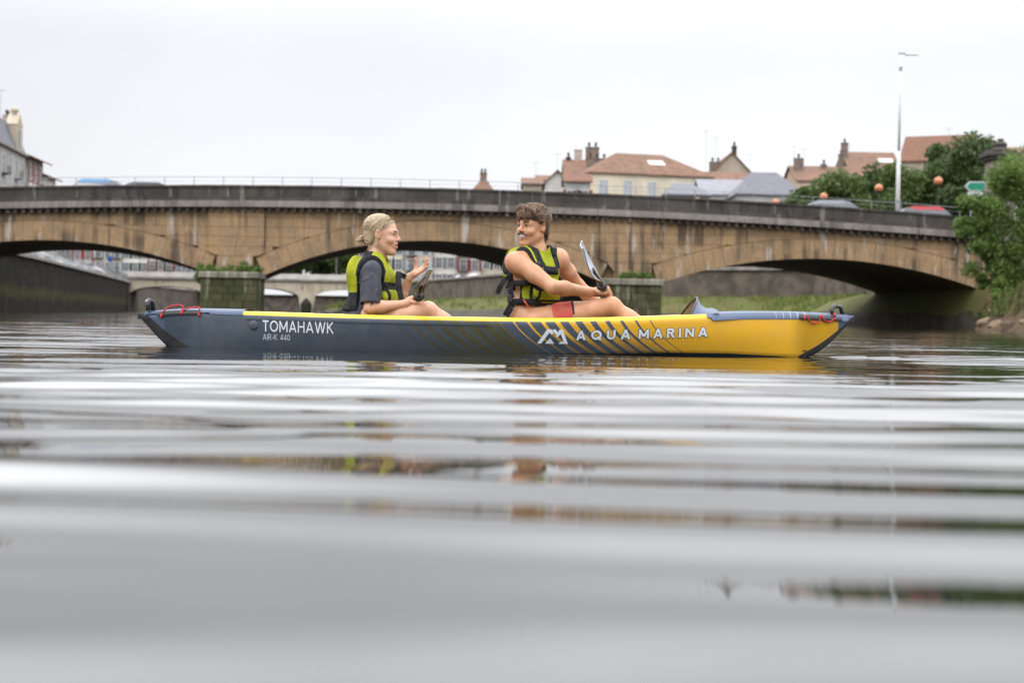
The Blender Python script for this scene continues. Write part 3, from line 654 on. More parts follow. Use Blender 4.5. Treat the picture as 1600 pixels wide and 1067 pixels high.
# tall town houses on the left quay
house('tall slate mansard town house with stone dormers on the left quay', (-62.0, 167, 4.2), 21, 12, 16.2, R(97), wall=M_grey, roof='mansard', rh=4.6, roofm=M_slate, cols=6, floors=4, win=(1.2, 2.2), fl0=0, balcony=True, chim=((19.5, 2.0, 1.6, 2.0, 2, M_chimp),), shop=SH['teal'])
t_ = thing('stone_dormer', 'ornate pale stone dormer gable on the slate mansard roof', 'dormer', (-63.5, 184, 20.4))
X = Matrix.Translation(Vector((-62.0, 167, 4.2))) @ Matrix.Rotation(R(97), 4, 'Z')
MB().box((17.2, 0.6, 17.8), (3.2, 1.4, 3.4)).add([(15.5, -.12, 19.5), (18.9, -.12, 19.5), (17.2, -.12, 21.0), (15.5, 1.3, 19.5), (18.9, 1.3, 19.5), (17.2, 1.3, 21.0)], [(0, 1, 2), (4, 3, 5), (0, 2, 5, 3), (2, 1, 4, 5)]).build('gable', M_beige, t_, xf=X)
MB().lathe((17.2, 0.6, 20.8), [(0.25, 0), (0.2, 0.2), (0.5, 0.45), (0.55, 0.75), (0.3, 1.0), (0.05, 1.15)], 10).build('finial', M_beige, t_, xf=X, smooth=True)
MB().box((17.2, -0.12, 17.7), (1.3, 0.1, 2.1)).build('pane', M_glass, t_, xf=X)
house('half timbered red and white house with an overhanging brown roof on the left quay', (-64.6, 189, 4.2), 8.0, 10, 16.2, R(95), wall=M_lime, roof='gx', rh=2.0, roofm=M_tileb, cols=3, floors=5, win=(1.1, 1.9), ov=1.1, timber='red', shop=SH['red'], shutter='red')
house('white house with dark grey shutters at the far corner of the left quay', (-65.4, 197.5, 4.2), 7.5, 10, 14.5, R(95), wall=M_lime, roof='gx', rh=1.6, roofm=M_tileb, cols=3, floors=4, ov=0.8, shutter='grey', shop=SH['blue'])
# houses seen through the arches
M_wht = wallm('white', (0.74, 0.72, 0.69))
row = [('white', M_wht, 'red'), ('beige', M_beige, 'pale'), ('limewashed', M_lime, 'grey'), ('cream', M_cream, 'grey'), ('white', M_wht, 'green'), ('limewashed', M_lime, 'red'), ('pink', M_pink, 'pale')]
def arch_row(pxs, Y, seed, where, hgt):
    for i in range(len(pxs) - 1):
        n, wm, sh = row[(i*3 + seed) % 7]
        x0, x1 = wx(pxs[i], Y, 420), wx(pxs[i+1], Y, 420)
        house(f'{n} house, {sh} shutters, {("first","second","third","fourth","fifth","sixth","seventh","eighth")[i]} {where}', (x0 + .04, Y + rng.normal(0, .4), GZ), x1 - x0 - .08, 9, hgt + rng.normal(0, .8), 0, wall=wm, roof='gx', rh=2, cols=3 if x1 - x0 > 5 else 2, floors=4, win=(0.95, 1.75), shutter=sh, balcony=(i % 2 == 0), shop=None, timber=sh if i % 3 == 1 else None)
arch_row([556, 598, 632, 676, 714, 752, 800, 846], 238, 0, 'from the trees in the middle arch row', 11.5)
arch_row([70, 112, 146, 190, 232, 272, 318, 360], 288, 2, 'from the quay in the left arch row', 12)
arch_row([1010, 1052, 1092], 176, 4, 'house seen under the right arch', 6.2)
# ------------------------------------------------ second bridge beyond
M_pale = stone_mat('pale_limestone', (0.60, 0.52, 0.40), (0.50, 0.43, 0.33), (0.12, 0.11, 0.09), (0.6, 0.57, 0.52), 0.05, 0.5)
b2 = thing('far_bridge', 'pale limestone bridge with small arches seen through the nearer bridge', 'bridge', (-40, 218, 0))
xa, xb, sp = -59.0, -17.0, 14.0
c = MB(); rows = []
for k in range(3):
    for f in np.linspace(0, 1, 23):
        xx = xa + (k + f)*sp; u = (f*sp - 0.8)/(sp - 1.6); b = -1.2 if (u <= 0 or u >= 1) else 2.0 + 1.9*math.sqrt(max(0, 1 - (2*u - 1)**2))**0.9
        rows.append([(xx, 214, b), (xx, 214, 4.95), (xx - 1.6, 222, 4.95), (xx - 1.6, 222, b)])
c.grid(rows, closed=True).build('arch_body', M_pale, b2)
MB().box(((xa + xb)/2, 213.9, 5.1), (xb - xa, 0.5, 0.3)).build('cornice', M_cop, b2)
MB().box(((xa + xb)/2, 214.0, 5.65), (xb - xa, 0.3, 0.75)).build('parapet', M_lime, b2)
for i in range(1, 3):
    MB().lathe((xa + sp*i, 213.6, -1), [(0.8, 0), (0.8, 2.6), (0.2, 3.4)], 10).build('cutwater', M_quayd, b2)
# quay railing, signs, parasols, globe lamp
rl = thing('quay_railing', 'grey metal railing along the top of the dark mossy quay wall', 'railing', (-39, 117, 4.3))
for i in range(6):
    a, b = Vector(LQ[i]), Vector(LQ[i+1]); k = int((b-a).length/1.5)
    for j in range(k):
        p = a.lerp(b, j/k); MB().box((p.x - .2, p.y, 4.95), (0.06, 0.06, 1.05)).build('post', M_rail, rl)
    for h in (4.75, 5.1, 5.45): MB().tube([(a.x - .2, a.y, h), (b.x - .2, b.y, h)], 0.03, 6).build('rail', M_rail, rl)
M_bluesign = mat('blue_sign', (0.03, 0.10, 0.42), (0.03, 0.09, 0.36), 2, 0.4)
def round_sign(px, py, Y, label):
    p = at(px, py, Y); t = thing('round_sign', label, 'sign', (p.x, Y, 4.2))
    MB().tube([(p.x, Y, 4.2), (p.x, Y, p.z + 0.3)], 0.04, 6).build('post', M_rail, t)
    MB().tube([(p.x, Y - .05, p.z), (p.x, Y - .09, p.z)], 0.42, 16).build('disc', M_bluesign, t)
round_sign(172, 405, 205, 'small blue round sign on a post past the end of the left quay'); round_sign(21, 398, 122, 'blue round sign standing behind the quay railing under the first arch')
M_para = mat('parasol_cloth', (0.72, 0.64, 0.66), (0.78, 0.74, 0.74), 2, 0.8)
def parasol(px, py, Y, r_, gz, label):
    p = at(px, py, Y); t = thing('parasol', label, 'parasol', (p.x, Y, gz), 'parasols on the quays')
    MB().tube([(p.x, Y, gz), (p.x, Y, p.z)], 0.04, 6).build('pole', M_rail, t)
    MB().lathe((p.x, Y, p.z - 0.75), [(r_, -0.25), (r_, 0), (r_*0.5, 0.45), (0.08, 0.8), (0.01, 0.85)], 8).build('canopy', M_para, t)
parasol(741, 428, 205, 2.3, 4.75, 'wide pinkish white parasol standing on the brown stone quay'); parasol(716, 431, 210, 1.5, 4.75, 'smaller white parasol beside the wide pinkish one on the brown quay')
parasol(36, 384, 150, 1.3, 4.2, 'white parasol beside the blue round sign behind the quay railing'); parasol(55, 384, 158, 1.2, 4.2, 'pale parasol behind the middle of the quay railing'); parasol(150, 416, 200, 1.3, 4.2, 'white parasol near the end of the left quay')
p = at(526, 397, 206); t = thing('globe_lamp', 'street lamp with a white globe beside the far bridge', 'street lamp', (p.x, 206, 0.0))
t.location = (p.x, 212.6, 5.0); t['_w'] = (p.x, 212.6, 5.0); p = at(526, 397, 214.0)
MB().tube([(p.x, 214.0, 5.9), (p.x, 214.0, p.z - .3)], [0.07, 0.04], 6).build('post', M_rail, t)
MB().lathe((p.x, 214.0, p.z - .32), [(0.1, 0), (0.3, .12), (0.38, .34), (0.3, .58), (0.05, .7)], 12).build('globe', M_white, t, smooth=True)
# ------------------------------------------------ things on the bridge
M_pole = mat('white_pole', (0.78, 0.78, 0.76), (0.70, 0.70, 0.68), 2, 0.5)
LY = 83.2; p0 = at(1403, 300, LY); p1 = at(1407.5, 84, LY); zg = zpar(p0.x) - 0.95
t = thing('street_lamp', 'tall slim white street lamp pole rising behind the parapet', 'street lamp', (p0.x, LY, zg))
zm = wz(1404, 238, LY)
MB().tube([(p0.x, LY, zg), (p0.x, LY, zm), (p0.x, LY, zm + .05)], [0.135, 0.12, 0.08], 12).build('lower_pole', M_pole, t, smooth=True)
MB().tube([(p0.x, LY, zm), (p0.x, LY, p1.z - .05)], [0.085, 0.05], 10).build('upper_pole', M_pole, t, smooth=True)
MB().tube([(p0.x, LY, zg + 1.55), (p0.x, LY, zg + 1.67)], 0.185, 12).build('collar', M_rail, t); MB().box((p0.x, LY, wz(1407, 108, LY)), (0.14, 0.14, 0.25)).build('junction_box', M_rail, t)
MB().tube([(p0.x - 0.15, LY, p1.z), (p0.x + 0.35, LY, p1.z)], 0.05, 8).build('arm', M_rail, t)
MB().box((p0.x + 0.62, LY, p1.z - 0.03), (0.75, 0.26, 0.12), bev=0.04).build('lamp_head', M_pole, t)
M_or = mat('orange_lantern', (0.60, 0.22, 0.085), (0.52, 0.19, 0.08), 4, 0.4)
for i, (px, py, Y) in enumerate([(1212, 316, 140), (1287, 307, 132), (1373, 294, 122), (1466, 283, 115), (1090, 314, 148)]):
    p = at(px, py, Y)
    t = thing('orange_lantern', 'orange globe lantern on a dark post ' + ['below the hipped slate roof', 'behind the silver grey car', 'just left of the tall white lamp pole', 'between the lamp pole and the road signs', 'below the pale slate roof'][i], 'street lamp', (p.x, Y, 4.75), 'orange lanterns along the street')
    MB().tube([(p.x, Y, 4.75), (p.x, Y, p.z - .3)], [0.06, 0.035], 6).build('post', M_iron, t)
    MB().lathe((p.x, Y, p.z - .32), [(0.12, 0), (0.26, .08), (0.36, .26), (0.34, .42), (0.22, .58), (0.05, .66)], 12).build('globe', M_or, t, smooth=True); MB().lathe((p.x, Y, p.z - .42), [(0.1, 0), (0.24, .12), (0.1, .14)], 10).build('bracket', M_iron, t)
# direction sign
M_sg = mat('sign_green', (0.0, 0.24, 0.14), (0.0, 0.22, 0.13), 2, 0.4); M_sw = mat('sign_white', (0.68, 0.70, 0.72), (0.60, 0.62, 0.64), 2, 0.4)
Y = 93.0; a, b = wx(1507, Y, 300), wx(1541, Y, 300)
t = thing('direction_sign', 'stack of left pointing road signs, green on top of three white ones', 'sign', ((a+b)/2, Y, 5.2))
for x in (a + .45, b - .2): MB().tube([(x, Y + .06, 5.2), (x, Y + .06, wz(1520, 284, Y))], 0.05, 8).build('post', M_rail, t)
def panel(y0, y1, mt, nm, ins=0.0, dy=0.0):
    z1, z0 = wz(1522, y0, Y) - ins, wz(1522, y1, Y) + ins; MB().prism([(a + ins*1.6, (z0+z1)/2), (a + .3 + ins, z0), (b - ins, z0), (b - ins, z1), (a + .3 + ins, z1)], Y - .02 - dy, Y + .02 - dy).build(nm, mt, t)
panel(284, 299, M_sw, 'green_panel_border'); panel(284, 299, M_sg, 'green_panel', 0.07, 0.025)
for y0 in (300, 308.5, 317): panel(y0, y0 + 7.6, M_sw, 'white_panel')
# ornate stone pillar at the bridge end
x0 = wx(1562, 83.4, 270); gz = 5.2
t = thing('stone_pillar', 'dark weathered stone pillar with a moulded cap and carved finial at the bridge end', 'pillar', (x0, 83.4, gz))
zc = wz(1562, 252, 83.4); ztp = wz(1562, 221, 83.4)
MB().box((x0, 83.4, (gz - 1 + zc)/2), (1.35, 1.35, zc - gz + 1), bev=.05).build('shaft', M_corn, t)
MB().box((x0, 83.4, zc + .1), (1.75, 1.75, .2), bev=.06).box((x0, 83.4, zc + .32), (2.0, 2.0, .24), bev=.08).box((x0, 83.4, zc + .52), (1.5, 1.5, .2), bev=.05).build('cap', M_par, t)
MB().lathe((x0, 83.4, zc + .6), [(0.62, 0), (0.5, .12), (0.34, .2), (0.42, .36), (0.3, .5), (0.16, .56), (0.2, .68), (0.05, ztp - zc - .6)], 8).build('finial', M_par, t)
for s in (-1, 1): MB().box((x0 + s*.42, 82.7, (gz + zc)/2 + .6), (0.2, 0.12, zc - gz - 1.6)).build('pilaster', M_corn, t)
# ------------------------------------------------ cars crossing the bridge
M_tyre = mat('tyre', (0.02, 0.02, 0.02), (0.03, 0.03, 0.03), 8, 0.9); M_rim = mat('rim', (0.4, 0.4, 0.42), None, 4, 0.3, metal=0.9); M_lens = mat('headlight_lens', (0.7, 0.7, 0.68), None, 3, 0.1); M_tail = mat('tail_lens', (0.35, 0.01, 0.01), None, 3, 0.2)
def car(label, name, x, y, zg, paint, van=False, flip=False, group='vehicles crossing the bridge'):
    t = thing(name, label, 'van' if van else 'car', (x, y, zg), group)
    L = 2.4 if van else 2.1; ht = 2.0 if van else 1.47; f = -1 if flip else 1
    prof = [(-L, .45), (-L+.05, .85), (-L+.35, .95), (-L+.9, 1.0)] if not van else [(-L, .45), (-L, 1.0), (-L+.1, 1.1), (-L+.5, 1.1)]
    prof += [(L-.9, .98), (L-.25, .86), (L, .7), (L, .4)] if not van else [(L-.9, 1.1), (L-.2, .95), (L, .75), (L, .4)]
    bl = [(-L+.1, .28), (L-.1, .28)]
    rows = []
    for s, k in ((-.82, .92), (-.86, 1), (.86, 1), (.82, .92)):
        rows.append([(x + f*px*(1 if abs(s) > .83 else .985), y + s, zg + (pz if abs(s) > .83 else .3 + (pz - .3)*.96)) for px, pz in prof + bl[::-1]])
    b = MB(); n = len(rows[0])
    b.grid([rows[1], rows[2]], closed=True); b.add(rows[1], [tuple(range(n))]); b.add(rows[2], [tuple(range(n-1, -1, -1))])
    b.build('body', paint, t)
    cab = [(-L+.25, .98), (-L+.65, ht-.12), (-L+.95, ht), (.35, ht), (.75, ht-.1), (L-.75, .97)] if not van else [(-L, 1.05), (-L+.05, ht-.1), (-L+.2, ht), (L-1.4, ht), (L-1.1, ht-.1), (L-.5, 1.05)]
    g = MB(); A = [(x + f*px, y - .84 + (.16 if pz > 1.1 else 0), zg + pz) for px, pz in cab]; B_ = [(p[0], 2*y - p[1], p[2]) for p in A]; k = len(A)
    g.grid([A, B_]); g.add(A, [tuple(range(k))]); g.add(B_, [tuple(range(k-1, -1, -1))]); g.build('windows', M_glass, t)
    A2 = [(x + f*px, y + s*.69, zg + pz + .015) for s in (-1, 1) for px, pz in cab[1:5]]
    sk = lambda q, s: (q[0], y + s*.735, q[2] - .22)
    MB().grid([[sk(q, -1) for q in A2[:4]], A2[:4], A2[4:], [sk(q, 1) for q in A2[4:]]]).build('roof', paint, t)
    for wx_ in (-L+.8, L-.85):
        for s in (-1, 1):
            w_ = MB().tube([(x + f*wx_, y + s*.70, zg + .32), (x + f*wx_, y + s*.88, zg + .32)], .32, 14).build('wheel', M_tyre, t)
            MB().tube([(x + f*wx_, y + s*.87, zg + .32), (x + f*wx_, y + s*.895, zg + .32)], .2, 10).build('rim', M_rim, w_)
    for s in (-1, 1):
        MB().box((x + f*(L - .02), y + s*.6, zg + .68), (.08, .3, .14)).build('headlight', M_lens, t); MB().box((x - f*(L - .03), y + s*.68, zg + .8), (.08, .2, .2)).build('tail_light', M_tail, t)
def paint(n, c): return mat('paint_' + n, c, tuple(v*.95 for v in c), 1, 0.25)
def on_bridge(px, Y): x = wx(px, Y, 310); return x, Y, zpar(x) - 0.95
car('pale blue car roof showing just above the left end of the parapet', 'car', *on_bridge(165, 84.5), paint('blue', (0.12, 0.32, 0.62)), van=False)
car('dark grey car just ahead of the pale blue roofed one on the bridge', 'car', *on_bridge(222, 86.5), paint('dark', (0.06, 0.06, 0.07)), flip=True)
car('silver grey car on the bridge left of the tall lamp pole', 'car', *on_bridge(1305, 84.5), paint('silver', (0.30, 0.31, 0.34)))
car('red car on the bridge right beside the tall lamp pole', 'car', *on_bridge(1432, 84.5), paint('red', (0.55, 0.03, 0.03)), flip=True)
# cars parked nose to the river along the left quay
CC = [('white', (0.70, 0.70, 0.70)), ('grey', (0.20, 0.21, 0.23)), ('blue', (0.05, 0.12, 0.35)), ('black', (0.02, 0.02, 0.025)), ('silver', (0.42, 0.43, 0.45))]
for i in range(15):
    yq = 106 + i*5.4 + rng.random(); xq = float(np.interp(yq, [p[1] for p in LQ], [p[0] for p in LQ])); nm, cc_ = CC[(i*2 + i//5) % 5]
    car(nm + ' car parked behind the quay railing under the left arch', 'car', xq - 3.2 - rng.random(), yq, 4.2, paint('parked_' + nm, cc_), group='cars parked along the left quay')
# television antennas
AER = ['above the cream house', 'above the brown gable, beside the tallest aerial', 'above the two dark chimney stacks', 'above the small orange roofed house', 'behind the brown gable', 'above the first chimney of the long terracotta roof', 'second from the first chimney of the long terracotta roof', 'left of the tall white lamp pole', 'above the pale stone gable house', 'on the mansard town house']
for px, py0, py1, Y in [(1103, 204, 244, 196), (1118, 214, 243, 210), (871, 240, 264, 200), (837, 252, 278, 204), (1172, 240, 262, 222), (1240, 228, 262, 214), (1256, 232, 252, 214), (1327, 226, 250, 216), (1482, 200, 224, 215), (1, 140, 170, 176)]:
    a, b = at(px, py0, Y), at(px, py1, Y); x = b.x; zt = a.z
    t = thing('tv_antenna', 'thin metal television aerial ' + AER.pop(0), 'antenna', (x, Y, b.z - 1.0), 'rooftop aerials')
    MB().tube([(x, Y, b.z - 1.0), (x, Y, zt)], 0.025, 5).build('mast', M_rail, t)
    m = MB(); m.tube([(x - .6, Y, zt - .2), (x + .7, Y, zt - .1)], 0.018, 5)
    for k in range(5): m.tube([(x - .5 + k*.27, Y - .3, zt - .18 + k*.02), (x - .5 + k*.27, Y + .3, zt - .18 + k*.02)], 0.012, 4)
    m.build('boom', M_rail, t)
# ================================================================== KAYAK
KY, KX0, KX1 = 8.75, -2.306, 2.103
kayak = thing('inflatable_kayak', 'slate grey and yellow inflatable two seat kayak floating on the river', 'kayak', (-0.1, KY, 0))
def ip(x, pts): return float(np.interp(x, [p[0] for p in pts], [p[1] for p in pts]))
def sm_ip(x, pts, e=0.08): return (ip(x - e, pts) + ip(x, pts)*2 + ip(x + e, pts))/4 if KX0 + e < x < KX1 - e else ip(x, pts)
def kw(x):
    t = min(1.0, abs((x + 0.1015)/2.2045)); return max(0.0, 0.375*(1 - t**2.3)**1.08)
SHEER = [(-2.306, .196), (-2.15, .212), (-1.97, .224), (-1.6, .219), (-1.1, .212), (-.4, .207), (.2, .209), (.7, .226), (1.1, .247), (1.4, .262), (1.73, .268), (1.95, .262), (2.103, .255)]
KEEL = [(-2.306, .185), (-2.14, .01), (-2.07, -.04), (-1.9, -.075), (-1.4, -.09), (1.2, -.09), (1.5, -.07), (1.7, -.04), (1.86, .012), (1.95, .08), (2.03, .165), (2.07, .215), (2.103, .248)]
CHINE = [(-2.3, -.03), (-.5, -.03), (.3, -.01), (.9, .018), (1.3, .018), (1.72, .0), (2.1, -.02)]
def ksheer(x): return sm_ip(x, SHEER)
def kkeel(x): return min(sm_ip(x, KEEL, 0.03), ksheer(x) - 0.006)
def kchine(x):
    zk = kkeel(x); zc0 = ip(x, CHINE); f = min(1, max(0, (zc0 - zk)/0.05)); f = f*f*(3 - 2*f)
    return 0.80*kw(x)*f, max(zc0, zk)
def kside(x, z):
    """half breadth of the outer side skin"""
    wc, zc = kchine(x); zt = ksheer(x) - 0.034; t = max(0.0, min(1.0, (z - zc)/max(zt - zc, 1e-4)))
    return wc + (kw(x) - wc)*t + 0.012*math.sin(math.pi*t)*min(1, kw(x)/.2)
def hull_print():
    m = bpy.data.materials.new('hull_print'); q = NT(m); x, y, z = q.xyz('OBJ')
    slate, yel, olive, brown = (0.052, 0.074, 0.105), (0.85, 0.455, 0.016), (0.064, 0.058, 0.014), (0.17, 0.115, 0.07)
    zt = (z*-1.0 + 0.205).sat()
    t = x - zt*0.55 - zt*zt*3.0
    # olive bands fading into the slate half
    ol = ((t + 2.0)/0.085).frac().lt(((t + 1.05)/0.95).sat()*0.9)*t.smooth(-1.1, -0.35)*t.lt(-0.09)
    c = q.mix(ol*0.95, slate, olive)
    # yellow stripes that widen until they fill the bow
    duty = ((t + 0.10)/1.0).sat()
    st = (((t + 2.0)/0.083).frac().lt(duty)*t.gt(-0.10)).mxx(t.gt(0.93))
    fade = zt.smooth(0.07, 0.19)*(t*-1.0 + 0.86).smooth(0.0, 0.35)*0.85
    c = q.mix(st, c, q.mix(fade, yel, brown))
    # black keel strips curving up both ends
    bx = x - 1.70; sx_ = x*-1.0 - 1.94
    kb = (z - (bx*0.40 + bx*bx*0.75 - 0.02)).lt(0.0)*x.gt(1.70); ks = (z - (sx_*0.40 + sx_*sx_*0.95 - 0.015)).lt(0.0)*x.lt(-1.94)
    c = q.mix(((x - 2.0).gt(0.0)).mxx(x.lt(-2.13)), c, (0.085, 0.125, 0.22)); c = q.mix(kb.mxx(ks), c, (0.012, 0.013, 0.016))
    # fine drop stitch weave
    wv = q.n('ShaderNodeTexVoronoi'); wv.inputs['Scale'].default_value = 190; q.link(q.pos(kind='OBJ'), wv.inputs['Vector'])
    c = q.mix(q.noise(q.pos(kind='OBJ'), 14, 4).smooth(0.3, 0.7)*0.10, c, (0.30, 0.28, 0.24))
    c = q.mix(E(q.nt, wv.outputs['Distance']).lt(0.22)*0.07, c, (0.6, 0.6, 0.6))
    q.base(c); q.rough(0.42); q.bump(E(q.nt, wv.outputs['Distance']), 0.12, 0.001)
    return m
M_hull = hull_print()
M_yel = mat('yellow_pvc', (0.92, 0.61, 0.02), (0.88, 0.55, 0.02), 9, 0.32, kind='OBJ')
M_dslate = mat('slate_pvc', (0.055, 0.075, 0.10), (0.05, 0.066, 0.09), 9, 0.4, kind='OBJ')
M_blk = mat('black_rubber', (0.012, 0.013, 0.016), (0.02, 0.02, 0.022), 12, 0.35, kind='OBJ')
M_dblue = mat('deck_blue', (0.075, 0.108, 0.185), (0.06, 0.09, 0.16), 10, 0.45, 0.25, 30, kind='OBJ')
M_inner = mat('inner_floor', (0.16, 0.17, 0.19), (0.12, 0.13, 0.15), 9, 0.6, kind='OBJ')
M_red = mat('red_cord', (0.62, 0.02, 0.035), (0.5, 0.015, 0.03), 60, 0.6, kind='OBJ')
M_print = mat('white_print', (0.86, 0.90, 0.96), (0.80, 0.84, 0.90), 20, 0.5, kind='OBJ')
M_prdk = mat('dark_print', (0.09, 0.10, 0.11), None, 20, 0.5, kind='OBJ')
BOW_IN = [(1.70, -.02), (1.72, -.005), (1.865, .062), (1.94, .12), (2.015, .178), (2.04, .2)]
STERN_IN = [(-2.30, .2), (-2.19, .145), (-2.10, .075), (-1.97, .005), (-1.93, -.02)]
def build_hull():
    st = list(np.linspace(KX0, -1.9, 34)) + list(np.linspace(-1.9, 1.6, 140))[1:] + list(np.linspace(1.6, KX1, 44))[1:]
    rows = []; keys = []
    for x in st:
        w, zs, zk = kw(x), ksheer(x), kkeel(x); wc, zc = kchine(x); P = []; K = []
        for i in range(4): P.append((wc*i/4, zk + (zc - zk)*i/4)); K.append('bottom')
        for i in range(11):
            t = i/10; z = zc + (max(zs - 0.034, zc) - zc)*t; P.append((kside(x, z), z)); K.append('side')
        r_ = min(0.036, w*0.5)
        for i in range(1, 9):
            a = math.pi*i/8; P.append((w - r_ + r_*math.cos(a), zs - 0.034 + 0.036*math.sin(a))); K.append('tube')
        wi = w - 2*r_; zf = min(max(0.035, zk + .02), zs - .036)
        for i in range(1, 4): P.append((wi*(1 - .03*i), zs - 0.034 + (zf - zs + 0.034)*i/3)); K.append('inner')
        for i in range(1, 4): P.append((wi*.91*(1 - i/3), zf)); K.append('floor')
        full = [(x, KY - p, z) for p, z in P] + [(x, KY + p, z) for p, z in reversed(P[:-1])][:-1] if True else None
        rows.append(full); keys = K + list(reversed(K[:-1]))[:-1]
    m = MB(); m.grid(rows, closed=True)
    nc = len(rows[0]); m.add(rows[0], [tuple(range(nc))]); m.add(rows[-1], [tuple(range(nc-1, -1, -1))])
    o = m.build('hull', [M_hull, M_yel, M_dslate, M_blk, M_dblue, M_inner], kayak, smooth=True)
    mi = []
    for p in o.data.polygons:
        if len(p.vertices) > 4: mi.append(3); continue
        j = min(v % nc for v in p.vertices); k = keys[j] if max(v % nc for v in p.vertices) - j < 3 else 'bottom'
        x, y, z = p.center
        if k in ('inner', 'floor'): mi.append(5); continue
        if x > 1.70 or x < -1.94: mi.append(0); continue
        if k == 'tube': mi.append(1); continue
        if k == 'bottom': mi.append(2); continue
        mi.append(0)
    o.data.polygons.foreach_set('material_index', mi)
    return o
hull = build_hull()
def deck(x0, x1, drop, slant, mtl, name, n=40):
    rows = []
    for x in np.linspace(x0, x1, n):
        w, zs = kw(x), ksheer(x); row = []
        e = 0.004
        for d in (1.0, 0.5): 
            xx = x + slant*d*(1 if x < x0 + .25*(x1-x0) else 0)*(1 - (x - x0)/(.25*(x1-x0)) if x < x0 + .25*(x1-x0) else 0)
            z = zs - drop*d; row.append((xx, -(kside(x, min(z, zs - .034)) + e), z))
        for a in (0.25, 0.6): row.append((x, -(w - .036*min(1, w/.08) + (.04*min(1, w/.08))*math.cos(a*math.pi/2)), zs - .034 + .040*math.sin(a*math.pi/2)))
        for f in (0.82, 0.55, 0.28, 0.0): row.append((x, -max(w - .03, 0)*f, zs + .007 + 0.007*(1 - f*f)*min(1, w/.2)))
        full = row + [(a, -b, c) for a, b, c in reversed(row[:-1])]
        rows.append([(a, KY + b, c) for a, b, c in full])
    return MB().grid(rows).build(name, mtl, kayak, smooth=True)
def deck_mat():
    m = bpy.data.materials.new('bow_deck_print'); q = NT(m); x, y, z = q.xyz('OBJ')
    c = q.mix(q.noise(q.pos(kind='OBJ'), 10, 4).smooth(.35, .65), (0.075, 0.108, 0.185), (0.06, 0.09, 0.16))
    lines = ((x - 1.50)/0.046).frac().lt(((x - 1.45)*0.22).sat())*x.gt(1.56)*x.lt(1.80)
    q.base(q.mix(lines*0.85, c, (0.62, 0.58, 0.60))); q.rough(0.45); q.bump(q.noise(q.pos(kind='OBJ'), 40, 4), 0.2, 0.004); return m
M_bowdeck = deck_mat()
deck(1.16, 2.06, 0.036, 0.04, M_bowdeck, 'bow_deck'); deck(-1.62, -2.26, 0.024, -0.03, M_dblue, 'stern_deck')
# splash cowl at the front of the cockpit
def cowl():
    R0, R1, L0 = [], [], []; n = 24
    for i in range(n + 1):
        f = -1 + 2*i/n; xb = 1.22; w = kw(1.18) - 0.012
        a = 1 - abs(f)**2.2
        rim = Vector((1.055 + 0.075*a**0.8, KY + f*w, ksheer(1.1) - 0.02 + 0.125*a**0.75))
        bs = Vector((xb + 0.02*abs(f), KY + f*(kw(xb) - .012), ksheer(xb) + .008 + 0.03*(1 - f*f)))
        R0.append(rim); R1.append(bs)
    rows = []
    for j in range(9):
        t = j/8; sag = -0.028*math.sin(math.pi*t**0.8)
        rows.append([a.lerp(b, t) + Vector((0, 0, sag*(1 - abs(-1 + 2*i/n)**3))) for i, (a, b) in enumerate(zip(R0, R1))])
    o = MB().grid(rows).build('splash_cowl', M_dblue, kayak, smooth=True)
    M_lin = mat('cowl_lining', (0.55, 0.47, 0.41), (0.28, 0.25, 0.24), 7, 0.7, kind='OBJ')
    MB().grid([[p + Vector((0.004, 0, -0.006)) for p in r] for r in rows[:-1]]).build('lining', M_lin, o, smooth=True)
    MB().tube(R0, 0.006, 6).build('rim_tape', M_blk, o, smooth=True)
cowl()
def side_pt(x, z, off=0.003, far=False):
    h = kside(x, z) + off; return Vector((x, KY + h if far else KY - h, z))
for far in (False, True):
    rows = []
    for x in np.linspace(-1.6, -0.15, 60):
        zs = ksheer(x); rows.append([side_pt(x, zs - .040, .0035, far), side_pt(x, zs - .044, .0045, far), side_pt(x, zs - .050, .003, far)])
    MB().grid(rows).build('seam_tape', M_dslate, kayak, smooth=True)
# carry handles, cords, black strips, valve
MB().tube([(-2.235, KY - .02, .215), (-2.24, KY - .02, .262), (-2.235, KY, .277), (-2.22, KY + .02, .268), (-2.215, KY + .02, .215)], [.016, .015, .017, .015, .016], 8).build('stern_handle', M_blk, kayak, smooth=True)
MB().tube([(-2.252, KY - .022, .268), (-2.235, KY, .282), (-2.222, KY + .022, .272)], .008, 6).build('handle_clip', M_rim, kayak, smooth=True)
MB().tube([(1.965, KY - .03, .262), (1.955, KY - .02, .295), (1.985, KY, .316), (2.02, KY + .02, .31), (2.035, KY + .02, .262)], [.013, .014, .015, .014, .013], 8).build('bow_handle', M_blk, kayak, smooth=True)
for nm, x0, x1, dz in (('stern_strip', -2.17, -1.89, -.018), ('bow_strip', 1.74, 2.02, -.026)):
    rows = []
    for x in np.linspace(x0, x1, 14):
        zs = ksheer(x); rows.append([side_pt(x, zs + dz - .011, .009), side_pt(x, zs + dz + .004, .012), Vector((x, KY - kw(x) + .004, zs + dz + .018))])
    MB().grid(rows).build(nm, M_blk, kayak, smooth=True)
def cord(pts, name='bungee_cord'):
    P = [Vector(p) for p in pts]; out = []
    for i in range(len(P) - 1):
        p0, p1, p2, p3 = P[max(i-1, 0)], P[i], P[i+1], P[min(i+2, len(P)-1)]
        for k in range(6):
            t = k/6; out.append(0.5*((2*p1) + (p2 - p0)*t + (2*p0 - 5*p1 + 4*p2 - p3)*t*t + (3*p1 - p0 - 3*p2 + p3)*t**3))
    out.append(P[-1]); return MB().tube(out, 0.0045, 6).build(name, M_red, kayak, smooth=True)
def kp(px, py, off=0.015):
    p = at(px, py, KY - kw(at(px, py, KY).x) - off); return p
